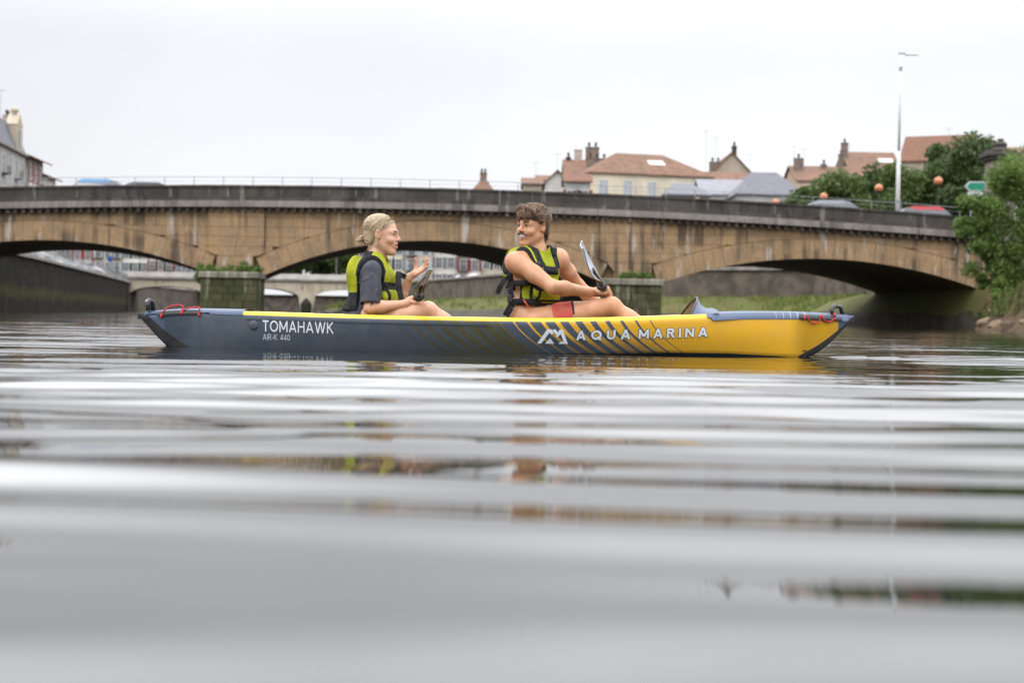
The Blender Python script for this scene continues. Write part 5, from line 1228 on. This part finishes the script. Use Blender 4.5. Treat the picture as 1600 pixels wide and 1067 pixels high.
# ------------------------------------------------------------------ the man
def lerp(a, b, t): return np.array(a)*(1-t) + np.array(b)*t
def MX(a):
    o = a[0]
    for b in a[1:]: o = np.maximum(o, b)
    return o
def join(G, A, shoulders):
    X, Y, Z = np.meshgrid(*[G.lo[i] + G.h*np.arange(G.n[i]) for i in range(3)], indexing='ij', sparse=True)
    dm = None
    for s_ in shoulders:
        q = np.sqrt((X - s_[0])**2 + (Y - s_[1])**2 + (Z - s_[2])**2).astype(np.float32); dm = q if dm is None else np.minimum(dm, q)
    k = .045*np.clip(1 - (dm - .09)/.10, 0, 1) + .0015; h = np.clip(.5 + .5*(A.D - G.D)/k, 0, 1)
    G.D = A.D*(1 - h) + G.D*h - k*h*(1 - h)
def build_man():
    root = thing('person', 'shirtless man in a lime life vest with brown hair looking back over his shoulder', 'person', tuple(B(828, 505, 0)))
    f = nrm((math.cos(R(42)), -math.sin(R(42)), 0)); r = np.cross(f, (0, 0, 1)); U = V3(0, 0, 1)
    W_, C, N = B(827, 478), B(833, 432), B(838, 396)
    hc = B(831.5, 354, -.03); hd = Head(hc, (-.68, -.735, -.05), (0.10, 0, 1), 1.035)
    shR, shL = B(805, 409, -.135), B(872, 405, .135)
    hand = B(946, 457, -.10); tip = B(907, 383.5, -.64); d = nrm(tip - hand)
    elR, wrR = B(864, 449, -.25), B(921, 456.5, -.13)
    far_hand = hand - d*.50; elL = B(902, 446, .30); wrL = far_hand + V3(-.06, .03, .05)
    def torso(G, e=0.0, k=.05, sh=True):
        G.ell(B(824, 498), [f, r, U], [.115+e, .155+e, .10+e], k); G.ell(W_, [f, r, U], [.098+e, .140+e, .13+e], k)
        G.ell(C, [f, r, U], [.106+e, .150+e, .125+e], k); G.ell(C + r*.07 + f*.055 + U*.045, [f, r, U], [.05+e, .07+e, .045+e], .04); G.ell(C - r*.07 + f*.055 + U*.045, [f, r, U], [.05+e, .07+e, .045+e], .04)
        if sh: G.cap(shR, shL, .050+e, .050+e, .06); G.cap(N + V3(0, 0, .02), lerp(N, shR, .62), .042+e, .038+e, .04); G.cap(N + V3(0, 0, .02), lerp(N, shL, .62), .042+e, .038+e, .04)
    G = Field((-.13, KY - .45, -.02), (1.16, KY + .45, .96), .0042)
    torso(G)
    G.cap(B(836, 404), hd.p(-.030, 0, -.045), .062, .056, .03); G.cap(B(840, 400, -.02), hd.p(.01, 0, -.075), .045, .040, .03)
    hd.carve(G, False, True)
    # arms live in their own field so that they only flow into the trunk at the shoulder
    A = Field(G.lo, G.lo + G.h*(G.n - 1), G.h); A.n = G.n; A.D = np.full(G.n, 1.0, np.float32)
    sax = nrm(elR - shR); A.ell(shR + V3(.012, -.006, -.012), [sax, nrm(np.cross(sax, U)), nrm(np.cross(np.cross(sax, U), sax))], [.068, .050, .053], .03)
    A.chain([shR, lerp(shR, elR, .5), elR], [.048, .047, .040], .03); A.cap(lerp(shR, elR, .35) + V3(.006, 0, .012), lerp(shR, elR, .75) + V3(.0, 0, .006), .036, .032, .03)
    A.chain([elR, lerp(elR, wrR, .3) + V3(0, 0, .002), wrR], [.041, .043, .027], .025)
    grip(A, hand, d, wrR, (0, -.55, .8), sc=1.0)
    # far arm
    A.ell(shL, [f, r, U], [.058, .060, .062], .03); A.chain([shL, lerp(shL, elL, .5), elL, lerp(elL, wrL, .3), wrL], [.053, .050, .042, .043, .029], .025)
    grip(A, far_hand, d, wrL, (0, .3, .9))
    # legs
    for sg, hip, kn, an, toe in ((-1, B(838, 503, -.10), B(955, 478.5, -.13), B(1046, 529, -.09), B(1078, 519, -.09)), (1, B(836, 503, .10), B(946, 484, .16), B(1040, 527, .10), B(1074, 519, .10))):
        G.chain([hip, lerp(hip, kn, .5) + V3(0, 0, -.004), kn], [.092, .074, .055], .03); G.ell(kn + V3(.008, 0, .006), [nrm((1, 0, -.3)), V3(0, 1, 0), nrm((.3, 0, 1))], [.048, .050, .046], .02)
        G.chain([kn, lerp(kn, an, .32) + V3(-.014, 0, -.012), an], [.050, .054, .034], .025); G.chain([an + V3(-.02, 0, -.02), toe], [.036, .026], .02)
    join(G, A, (shR, shL))
    me = G.mesh('body'); me.materials.append(M_skm); me.materials.append(M_lip)
    me.polygons.foreach_set('material_index', hd.lips(me).astype(int)); link('body', me, None, root)
    hd.extras(root, M_brow, False)
    # moustache
    for b in (-1, 1): MB().tube([hd.p(.0985, b*.001, -.0375), hd.p(.096, b*.016, -.0400), hd.p(.087, b*.031, -.0465), hd.p(.081, b*.036, -.054)], [.0036, .0046, .0036, .0015], 7).build('moustache', H_BR[2], root, smooth=True)
    # hair: volume of tousled locks
    H = Field(hc - .17, hc + .17, .0035); S = hd.s
    H.ell(hd.p(-.020, 0, .045), hd.F(), [.100*S, .083*S, .085*S], .01); H.ell(hd.p(-.062, 0, -.022), hd.F(), [.047*S, .066*S, .068*S], .03)
    H.ell(hd.p(-.005, 0, .072), hd.F(), [.088*S, .072*S, .050*S], .02)
    H.ell(hd.p(.108, 0, -.040), hd.F(), [.080*S, .12*S, .093*S], .010, 's')                       # face opening
    for b in (-1, 1): H.ell(hd.p(.058, b*.078, .0), hd.F(), [.048*S, .03*S, .040*S], .012, 's'); H.ell(hd.p(-.010, b*.090, -.022), hd.F(), [.030*S, .03*S, .044*S], .008, 's')
    g2 = np.random.default_rng(3)
    link('hair', H.mesh('hair'), H_BR[2], root)
    ps, rs_ = [], []; cc = V3(-.017, 0, .040); rad = V3(.100, .083, .082)
    while len(ps) < 3000:
        dr = nrm(g2.normal(0, 1, 3)); x_, y_, z_ = dr
        if x_ > .25 and z_ < .50 - .10*(x_ > .6): continue
        if z_ < -.72 or (z_ < -.05 and x_ > -.45) or (z_ < .12 and x_ > -.15 and abs(y_) > .5 and x_ > .1): continue
        up_ = max(0., min(1., (z_ + .1)/.8)); tall = (.05 + .13*up_ + .05*max(0, x_)*up_)*(.7 + .6*g2.random()); p = cc + dr*rad*.99; ph = g2.random()*6.28; wv = g2.normal(0, .35)
        P = [Vector(hd.p(*p))]; n_ = 8 if up_ > .4 else 6; st = (.0085 if up_ > .4 else .0062)*(.8 + .4*g2.random()); fl = V3(.85, .25*math.sin(3*y_ + 1) + wv, 0)*up_ + V3(-.25, .1*wv, -1)*(1 - up_)
        for k in range(1, n_):
            o = (p - cc)/rad; nn = nrm(o/rad); t_ = k/(n_ - 1); f2 = fl + .55*math.sin(ph + 4.2*t_)*np.cross(nn, nrm(fl)); f2 = nrm(f2 - nn*(f2 @ nn)); p = p + f2*st
            o = (p - cc)/rad; want = 1 + tall*math.sin(math.pi*min(1, .18 + .72*t_)); p = cc + (p - cc)*(want/np.linalg.norm(o)); P.append(Vector(hd.p(*p)))
        ps.append(P); rs_.append(.0013 + .0009*g2.random())
    for i in range(420):
        dr = nrm(V3(-.7 + .5*g2.normal(), g2.normal(), .25*g2.normal() - .1)); q0 = V3(-.062, 0, -.022) + dr*V3(.0485, .0675, .070)
        if dr[0] > -.05: continue
        ps.append([Vector(hd.p(*(q0 + V3(-.003, 0, -.011*k)*1.0 + V3(.0016*k*k*.4, 0, 0)))) for k in range(4)]); rs_.append(.0019)
    for i in range(260):                                                                       # fringe falling over the brow
        y = -.066 + .132*g2.random(); q0 = V3(.052 - 4*y*y, y, .108 - 3*y*y + .008*g2.normal()); a_ = .7 + .5*g2.random(); q1 = q0 + V3(.022, .006*g2.normal(), .010*a_); q2 = q1 + V3(.016*a_, .006*g2.normal() - .004, -.010); q3 = q2 + V3(.000, -.006 + .008*g2.normal(), -.017*a_); q4 = q3 + V3(-.008 + .004*g2.normal(), -.005 + .007*g2.normal(), -.008*a_ - .008*g2.random())
        ps.append([Vector(hd.p(*q)) for q in (q0, q1, q2, q3, q4)]); rs_.append(.0015 + .0010*g2.random())
    for i in range(70):                                                                        # flyaways
        dr = nrm(V3(g2.normal(), g2.normal(), 1.2*abs(g2.normal()) + .2)); p = cc + dr*rad*1.10; d1 = nrm(dr*.6 + V3(.5, .4*g2.normal(), .1) + g2.normal(0, .3, 3)); ps.append([Vector(hd.p(*p)), Vector(hd.p(*(p + d1*.012))), Vector(hd.p(*(p + d1*.022 + V3(.004, 0, -.004))))]); rs_.append(.0011)
    strands(ps, rs_, 'hair_strands', H_BR, root, 4)
    # swim shorts
    Sg = Field((-.1, KY - .3, 0), (.55, KY + .3, .34), .005)
    Sg.ell(B(824, 528), [f, r, U], [.13, .165, .075], .03)
    for hip, kn in ((B(838, 503, -.10), B(955, 478.5, -.13)), (B(836, 503, .10), B(946, 484, .16))): Sg.chain([hip, lerp(hip, kn, .32), lerp(hip, kn, .55)], [.066, .087, .080], .01)
    k0 = lerp(B(838, 503, -.10), B(955, 478.5, -.13), .5)
    for hip, kn in ((B(838, 503, -.10), B(955, 478.5, -.13)), (B(836, 503, .10), B(946, 484, .16))):
        ax = nrm(kn - hip); p0 = lerp(hip, kn, .53)
        Sg.put(lambda X, Y, Z: -((X - p0[0])*ax[0] + (Y - p0[1])*ax[1] + (Z - p0[2])*ax[2]) + np.where(np.abs(Y - p0[1]) > .13, .2, 0), p0 - .2, p0 + .2, 0, 's')
    sm_ = Sg.mesh('shorts'); sm_.materials.append(M_short); sm_.materials.append(M_shred)
    hip, kn = B(838, 503, -.10), B(955, 478.5, -.13); ax = nrm(kn - hip); Lk = np.linalg.norm(kn - hip)
    P = region_faces(sm_); tt = ((P - hip) @ ax)/Lk; sm_.polygons.foreach_set('material_index', ((tt > .10) & (tt < .495) & (P[:, 1] < KY + .02)).astype(int)); link('shorts', sm_, None, root)
    # life vest
    Vg = Field((-.16, KY - .36, .10), (.46, KY + .36, .66), .0034); torso(Vg, .026, .05)
    def reg(X, Y, Z):
        x, y, z = X - C[0], Y - C[1], Z - C[2]; F_ = x*f[0] + y*f[1]; R_ = np.abs(x*r[0] + y*r[1]); u = z + 0*x
        lim = .152 - .060*np.clip((u + .06)/.12, 0, 1)
        front = MX([.022 - F_ + 0*u, R_ - lim, -.172 - u + 0*F_]); back = MX([F_ + .045 + 0*u, R_ - (.150 - .035*np.clip((u - .02)/.1, 0, 1)), -.09 - u + 0*F_])
        strap = MX([R_ - .118, .055 - u + 0*F_])
        return np.minimum(np.minimum(front, back), strap)
    Vg.ell(C - f*.105 + r*.02 + U*.055, [f, r, U], [.062, .135, .125], .03); Vg.ell(C + f*.128 - U*.088, [f, r, U], [.045, .135, .085], .02); Vg.ell(C + f*.118 + r*.03 + U*.02, [f, r, U], [.035, .115, .06], .02)
    X, Y, Z = np.meshgrid(*[Vg.lo[i] + Vg.h*np.arange(Vg.n[i]) for i in range(3)], indexing='ij', sparse=True)
    rg = reg(X, Y, Z).astype(np.float32); h_ = np.clip(.5 - .5*(Vg.D - rg)/.018, 0, 1); Vg.D = Vg.D*(1 - h_) + rg*h_ + .018*h_*(1 - h_)
    Vg.cap(N + V3(-.005, 0, .0), hd.p(-.02, 0, -.05), .080, .092, .012, 's'); Vg.cap(shR + V3(0, 0, -.01), lerp(shR, elR, .7), .070, .066, .008, 's'); Vg.cap(shL, lerp(shL, elL, .7), .066, .06, .008, 's')
    vm = Vg.mesh('life_vest'); vm.materials.append(M_lime_v); vm.materials.append(M_bnyl)
    P = region_faces(vm); q = np.stack([(P - C) @ f, (P - C) @ r, (P - C) @ U], 1)
    e = reg(P[:, 0], P[:, 1], P[:, 2]); armd = np.minimum(np.array([np.linalg.norm(p - (shR + (elR - shR)*np.clip(((p - shR) @ (elR - shR))/((elR - shR) @ (elR - shR)), 0, 1))) for p in P]), 9)
    blk = (e > -.007) | (armd < .074) | ((q[:, 2] > .050) & (np.abs(np.abs(q[:, 1]) - .075) < .026) & (q[:, 0] > -.02)) | ((np.abs(q[:, 1] - .0) < .075) & (q[:, 2] > .012) & (q[:, 2] < .060) & (q[:, 0] > 0))
    blk |= (q[:, 0] > .05) & (np.abs(q[:, 1] - .108) < .008) & (q[:, 2] < -.01)
    blk |= (q[:, 0] > .05) & (np.abs(q[:, 2] + .150) < .006) & (np.abs(q[:, 1]) < .11)
    blk |= (q[:, 0] > .02) & (np.abs(q[:, 1] + .085) < .016) & (q[:, 2] < -.03) & (q[:, 2] > -.15)
    vm.polygons.foreach_set('material_index', blk.astype(int)); vest = link('life_vest', vm, None, root)
    # webbing: side straps, buckles and loose tails
    def band(u, a, b, hgt, a0, a1, nm='strap', n=26, dz=0.0):
        rows = []
        for i in range(n + 1):
            t = a0 + (a1 - a0)*i/n; p = C + f*b*math.cos(t) + r*a*math.sin(t) + U*(u + dz*math.cos(t)); o = nrm(f*math.cos(t)/b + r*math.sin(t)/a)
            rows.append([Vector(p - U*hgt/2), Vector(p - U*hgt/2 + o*.005), Vector(p + U*hgt/2 + o*.005), Vector(p + U*hgt/2)])
        MB().grid(rows, closed=True).build(nm, M_bnyl, vest, smooth=True)
    band(-.050, .178, .148, .036, R(18), R(200), dz=.012); band(-.158, .160, .132, .038, R(10), R(200)); band(.03, .120, .170, .03, R(-60), R(60))
    def ribbon(pts, w, nm):
        m = MB()
        for i, (a, b) in enumerate(zip(pts[:-1], pts[1:])):
            a, b = Vector(a), Vector(b); d_ = (b - a).normalized(); s_ = d_.cross(Vector((0, -1, 0))).normalized()*w/2; t_ = Vector((0, .004, 0))
            m.add([a - s_ - t_, a + s_ - t_, b + s_ - t_, b - s_ - t_, a - s_ + t_, a + s_ + t_, b + s_ + t_, b - s_ + t_], [(0, 1, 2, 3), (7, 6, 5, 4), (0, 4, 5, 1), (1, 5, 6, 2), (2, 6, 7, 3), (3, 7, 4, 0)])
        return m.build(nm, M_bnyl, vest)
    ribbon([B(797, 432, -.13), B(789, 437, -.15), B(783, 446, -.155), B(777, 459, -.15)], .030, 'loose_strap'); ribbon([B(802, 470, -.15), B(798, 480, -.15), B(790, 494, -.14)], .042, 'hip_strap'); ribbon([B(799, 436, -.12), B(797, 452, -.14), B(800, 466, -.15)], .034, 'side_strap')
    for px, py, dy in ((797, 466, -.155), (840, 415, -.16), (866, 392, -.02)): MB().box(tuple(B(px, py, dy)), (.034, .02, .045), bev=.006).build('buckle', M_blk, vest)
    M_tag = mat('red_tag', (0.6, 0.06, 0.02), None, 10, .6)
    ribbon([B(818, 468, -.175), B(822, 474, -.18), B(827, 481, -.175)], .010, 'zip_pull').data.materials[0] = M_tag
    paddle('black and pale paddle gripped by the man with its blade raised edge on', hand, tip, nrm(np.cross(d, (0.85, 0, .45)))*.97 + .26*nrm((1, 0, .55)), [M_bl_w], False)
    seat(hip[0] - .10, .02, 'black foam seat under the man in the life vest', .10)
build_man()

# ------------------------------------------------------------------ the woman
def build_woman():
    root = thing('person', 'blonde woman in a charcoal t-shirt and lime life vest gesturing with an open hand', 'person', tuple(B(572, 505, 0)))
    f = nrm((.97, -.22, 0)); r = np.cross(f, (0, 0, 1)); U = V3(0, 0, 1); ln = nrm((.18, 0, 1))
    W_, C, N = B(571, 480), B(578, 440), B(588, 402)
    hc = B(598.5, 367.5, 0); hd = Head(hc, (.975, -.20, -.06), (0, 0, 1), 1.0)
    shR, shL = B(581, 424, -.155), B(592, 420, .155)
    elR, wrR = B(578.5, 481, -.215), B(634, 475, -.14); hand = B(652, 469.5, -.10); tip = B(667.5, 424.5, -.70); d = nrm(tip - hand)
    elL, wrL = B(622, 468, .20), B(640.5, 434, .14)
    def torso(G, e=0.0, k=.05):
        G.ell(B(568, 500), [f, r, U], [.115+e, .160+e, .095+e], k); G.ell(W_, [f, r, U], [.080+e, .112+e, .12+e], k); G.ell(C, [f, r, U], [.088+e, .122+e, .115+e], k)
        for b in (-1, 1): G.ell(C + f*.065 + r*b*.055 + U*.01, [f, r, U], [.052+e, .054+e, .052+e], .035)
        G.cap(shR, shL, .042+e, .042+e, .05); G.cap(N + V3(0, 0, .01), lerp(N, shR, .6), .034+e, .032+e, .035); G.cap(N + V3(0, 0, .01), lerp(N, shL, .6), .034+e, .032+e, .035)
    G = Field((-1.18, KY - .42, -.02), (-.02, KY + .42, .90), .0042)
    torso(G)
    G.cap(B(587, 408), hd.p(-.030, 0, -.055), .050, .046, .025); G.cap(B(592, 404), hd.p(.005, 0, -.085), .034, .030, .025)
    hd.carve(G, True, False)
    A = Field(G.lo, G.lo + G.h*(G.n - 1), G.h); A.n = G.n; A.D = np.full(G.n, 1.0, np.float32)
    A.chain([shR, lerp(shR, elR, .5), elR, lerp(elR, wrR, .28), wrR], [.047, .042, .036, .037, .0235], .02); grip(A, hand, d, wrR, (-.3, -.8, .5), sc=.88)
    A.chain([shL, lerp(shL, elL, .5), elL, lerp(elL, wrL, .3), wrL], [.045, .04, .035, .036, .023], .02); open_hand(A, B(643, 431, .14), B(672, 413, .10) - B(643, 431, .14), (-.45, -.45, .78), .92)
    for hip, kn, an, toe in ((B(578, 504, -.09), B(669, 484.5, -.12), B(748, 528, -.08), B(776, 521, -.08)), (B(576, 504, .09), B(660, 488, .16), B(742, 528, .10), B(772, 521, .10))):
        G.chain([hip, lerp(hip, kn, .5), kn], [.088, .070, .050], .03); G.chain([kn, lerp(kn, an, .3) + V3(-.012, 0, -.01), an], [.049, .050, .03], .025); G.chain([an + V3(-.02, 0, -.02), toe], [.03, .022], .02)
    join(G, A, (shR, shL))
    me = G.mesh('body'); me.materials.append(M_skw); me.materials.append(M_lip); me.polygons.foreach_set('material_index', hd.lips(me).astype(int)); link('body', me, None, root)
    hd.extras(root, M_browl, True)
    # hair combed back into a low tied tail
    S = hd.s; H = Field(hc - .17, hc + .15, .0035)
    H.ell(hd.p(-.027, 0, .045), hd.F(), [.1005*S, .080*S, .083*S], .01); H.ell(hd.p(-.065, 0, -.018), hd.F(), [.052*S, .064*S, .060*S], .03)
    H.ell(hd.p(.118, 0, -.030), hd.F(), [.072*S, .14*S, .092*S], .008, 's')
    for b in (-1, 1): H.ell(hd.p(.050, b*.078, -.012), hd.F(), [.044*S, .03*S, .050*S], .012, 's'); H.ell(hd.p(-.004, b*.090, -.030), hd.F(), [.030*S, .03*S, .048*S], .008, 's')
    H.put(lambda X, Y, Z: -((((X - hc[0])*hd.f[0] + (Y - hc[1])*hd.f[1] + (Z - hc[2])*hd.f[2]) - S*.036) - .55*(((X - hc[0])*hd.u[0] + (Y - hc[1])*hd.u[1] + (Z - hc[2])*hd.u[2]) - S*.105)), hc - .15, hc + .14, 0, 's')
    tie = V3(-.112, 0, -.028)
    H.cap(hd.p(-.085, 0, -.015), hd.p(*tie), .034*S, .018*S, .025)
    g2 = np.random.default_rng(8)
    for i in range(14):
        q1 = tie + V3(-.018, .012*g2.normal(), .006*g2.normal()); q2 = tie + V3(-.036 - .014*g2.random(), .014*g2.normal(), -.012 + .014*g2.normal())
        H.chain([hd.p(*tie), hd.p(*q1), hd.p(*q2)], [.010*S, .009*S, .002*S], .003)
    link('hair', H.mesh('hair'), H_BL[0], root)
    ps, rs_ = [], []
    cc = V3(-.027, 0, .045); rad = V3(.1015, .081, .084)
    for i in range(2500):                                    # strands drawn from the hairline to the tie
        a = R(-150 + 300*g2.random()); ca, sa = math.cos(a), math.sin(a)
        q0 = V3(.062 - .075*sa*sa*(.6 if ca > 0 else 1.25), .079*sa, .040 + .072*ca*(1 if ca > 0 else .55))
        if i > 1150: q0 = cc + nrm(V3(.55*g2.normal() + .1, g2.normal(), .55 + abs(g2.normal())))*rad
        end = tie + V3(.010, .012*math.sin(i), .012*math.cos(i*1.7)); P = []; lift = .995 + .022*g2.random()
        for k in range(10):
            t = k/9; q = q0*(1 - t) + end*t; o = (q - cc)/rad; n_ = np.linalg.norm(o)
            if t < .80: q = cc + (q - cc)/max(n_, .15)*(lift if n_ < lift else n_)
            elif n_ < 1: q = q*.6 + .4*(cc + (q - cc)/max(n_, .15))
            P.append(Vector(hd.p(*q)))
        ps.append(P); rs_.append(.0010 + .0008*g2.random())
    c2, r2 = V3(-.065, 0, -.018), V3(.0535, .0655, .0615)
    for i in range(520):                                     # lower back of the head
        dr = nrm(V3(.1*g2.normal() + .15, (1 if i % 3 else -1)*(.5 + .5*g2.random()), .9*g2.normal() - .1)); q0 = c2 + dr*r2*1.01; end = tie + V3(.012, .010*math.sin(i), .010*math.cos(i*1.3)); P = []
        for k in range(7):
            t = k/6; q = q0*(1 - t) + end*t; n_ = np.linalg.norm((q - c2)/r2)
            if t < .9 and n_ < 1.01: q = c2 + (q - c2)/max(n_, .2)*(1.0 + .02*math.sin(i*2.1))
            P.append(Vector(hd.p(*q)))
        ps.append(P); rs_.append(.0015 + .0009*g2.random())
    for i in range(60):
        q1 = tie + V3(-.022, .016*g2.normal(), .012*g2.normal()); q2 = tie + V3(-.042 - .018*g2.random(), .014*g2.normal(), -.018 + .011*g2.normal()); ps.append([Vector(hd.p(*tie)), Vector(hd.p(*q1)), Vector(hd.p(*q2))]); rs_.append(.0016)
    for i in range(16):
        q0 = V3(-.06 + .01*g2.normal(), .05*(1 if i % 2 else -1), -.065); ps.append([Vector(hd.p(*q0)), Vector(hd.p(*(q0 + V3(-.004, .004, -.02)))), Vector(hd.p(*(q0 + V3(-.012 + .01*g2.normal(), .006, -.042))))]); rs_.append(.0011)
    for i in range(8):
        q0 = V3(.018, .073, .02); ps.append([Vector(hd.p(*q0)), Vector(hd.p(-.012 + .004*g2.normal(), .089, -.01)), Vector(hd.p(-.010 + .006*g2.normal(), .088, -.045)), Vector(hd.p(.004 + .008*g2.normal(), .084, -.085))]); rs_.append(.0012)
    strands(ps, rs_, 'hair_strands', H_BL, root, 6)
    M_scr = fabric('rust_scrunchie', (0.36, 0.10, 0.075), (0.20, 0.05, 0.045), 60, .8)
    ring = []
    for i in range(25):
        a = 2*math.pi*i/24; ring.append(Vector(hd.p(tie[0] + .004*math.sin(5*a), .024*math.cos(a), tie[2] + .024*math.sin(a))))
    MB().tube(ring, [.010 + .003*math.sin(i*2.3) for i in range(25)], 8).build('scrunchie', M_scr, root, smooth=True)
    for b in (-1, 1):
        MB().tube([Vector(hd.p(-.008 + .012*math.sin(a), b*.086, -.046 + .013*math.cos(a))) for a in np.linspace(0, 6.283, 17)], .0016, 6).build('earring', M_gold, root, smooth=True)
    wa = nrm(B(648, 428, .14) - elL); c0 = lerp(elL, wrL, .9); pa = nrm(np.cross(wa, (0, 1, 0))); pb = np.cross(wa, pa)
    for o in (0, .012): MB().tube([Vector(c0 + wa*o + (pa*math.cos(a) + pb*math.sin(a))*.027) for a in np.linspace(0, 6.283, 17)], .0018, 6).build('bracelet', M_gold, root, smooth=True)
    # t-shirt
    T = Field((-1.1, KY - .34, .04), (-.55, KY + .36, .62), .0045); torso(T, .008)
    se = lerp(shR, elR, .93); T.chain([shR, lerp(shR, elR, .5), se], [.056, .060, .064], .025); T.chain([shL, lerp(shL, elL, .8)], [.055, .056], .025)
    axr = nrm(elR - shR); axl = nrm(elL - shL); pl = lerp(shL, elL, .78)
    def below(p0, ax_, rad_): return lambda X, Y, Z: np.maximum(-((X - p0[0])*ax_[0] + (Y - p0[1])*ax_[1] + (Z - p0[2])*ax_[2]), np.sqrt((X - p0[0])**2 + (Y - p0[1])**2 + (Z - p0[2])**2) - rad_)
    s0 = lerp(shR, elR, .90); T.put(below(s0, axr, .10), s0 - .12, s0 + .12, .004, 's'); T.put(below(pl, axl, .10), pl - .12, pl + .12, .004, 's')
    T.cap(lerp(shR, elR, .72), elR, .052, .054, .004, 's'); T.cap(N + V3(.01, 0, .015), hd.p(-.01, 0, -.08), .058, .066, .008, 's')
    g3 = np.random.default_rng(2)
    for i in range(9):                                       # folds on the sleeve and side
        a0 = lerp(shR, elR, .15 + .08*i) + V3(.045*g3.normal(), -.055, .01); T.cap(a0, a0 + V3(.035*g3.normal(), .0, -.05), .004, .003, .012)
    link('t_shirt', T.mesh('t_shirt'), M_tee, root)
    # life vest
    Vg = Field((-1.16, KY - .34, .08), (-.52, KY + .34, .60), .0034); torso(Vg, .032, .05)
    def reg(X, Y, Z):
        x, y, z = X - C[0], Y - C[1], Z - C[2]; F_ = x*f[0] + y*f[1]; R_ = np.abs(x*r[0] + y*r[1]); u = z + 0*x
        fr = MX([.012 - F_ + 0*u, R_ - (.150 - .05*np.clip((u + .02)/.1, 0, 1)), -.150 - u + 0*F_]); bk = MX([F_ + .028 + 0*u, R_ - (.160 - .05*np.clip((u - .04)/.1, 0, 1)), -.180 - u + 0*F_]); st = MX([R_ - .112, .06 - u + 0*F_])
        return np.minimum(np.minimum(fr, bk), st)
    Vg.ell(C - f*.088 + U*.045, [f, r, U], [.050, .125, .115], .03); Vg.ell(C + f*.125 - U*.095, [f, r, U], [.045, .120, .062], .02); Vg.ell(C + f*.10 + U*.03, [f, r, U], [.05, .105, .06], .02)
    X, Y, Z = np.meshgrid(*[Vg.lo[i] + Vg.h*np.arange(Vg.n[i]) for i in range(3)], indexing='ij', sparse=True)
    rg = reg(X, Y, Z).astype(np.float32); h_ = np.clip(.5 - .5*(Vg.D - rg)/.018, 0, 1); Vg.D = Vg.D*(1 - h_) + rg*h_ + .018*h_*(1 - h_)
    Vg.cap(N + V3(.016, 0, .0), hd.p(.0, 0, -.05), .068, .088, .012, 's'); Vg.cap(shR + V3(0, 0, -.006), elR, .068, .074, .008, 's'); Vg.cap(shL + V3(0, 0, -.006), lerp(shL, elL, .8), .064, .064, .008, 's')
    vm = Vg.mesh('life_vest'); vm.materials.append(M_lime_v); vm.materials.append(M_bnyl); P = region_faces(vm); q = np.stack([(P - C) @ f, (P - C) @ r, (P - C) @ U], 1); e = reg(P[:, 0], P[:, 1], P[:, 2])
    ab = elR - shR; tt = np.clip(((P - shR) @ ab)/(ab @ ab), 0, 1); ad = np.linalg.norm(P - (shR + tt[:, None]*ab), axis=1)
    blk = (e > -.007) | (ad < .080) | ((q[:, 0] < 0) & (q[:, 2] < -.070)) | ((q[:, 0] > -.045) & (q[:, 0] < .045) & (q[:, 2] > .03)) | ((q[:, 0] > .0) & (q[:, 2] > -.050) & (q[:, 2] < -.005)) | ((np.abs(q[:, 1] - .085) < .014) & (q[:, 0] > 0) & (q[:, 2] < -.03))
    vm.polygons.foreach_set('material_index', blk.astype(int)); vest = link('life_vest', vm, None, root)
    def rib(pts, w, nm, mt=M_bnyl):
        m = MB()
        for a, b in zip(pts[:-1], pts[1:]):
            a, b = Vector(a), Vector(b); d_ = (b - a).normalized(); s_ = d_.cross(Vector((0, -1, 0))).normalized()*w/2; t_ = Vector((0, .004, 0))
            m.add([a - s_ - t_, a + s_ - t_, b + s_ - t_, b - s_ - t_, a - s_ + t_, a + s_ + t_, b + s_ + t_, b - s_ + t_], [(0, 1, 2, 3), (7, 6, 5, 4), (0, 4, 5, 1), (1, 5, 6, 2), (2, 6, 7, 3), (3, 7, 4, 0)])
        return m.build(nm, mt, vest)
    rib([B(622, 430, -.10), B(623, 445, -.12), B(626, 462, -.13), B(628, 471, -.13)], .034, 'loose_strap'); rib([B(623, 428, -.06), B(634, 433, -.02)], .03, 'chest_strap'); MB().box(tuple(B(623, 430, -.09)), (.035, .03, .05), bev=.006).build('buckle', M_blk, vest)
    paddle('dark paddle with white stripes and a yellow root lying across the lap of the woman', hand, tip, nrm(V3(.62, -.1, .75)), [M_bl_d, M_bl_w, M_bl_y], True)
    seat(B(568, 500)[0] - .10, .05, 'black foam seat with a low backrest behind the blonde woman', .14)
build_woman()
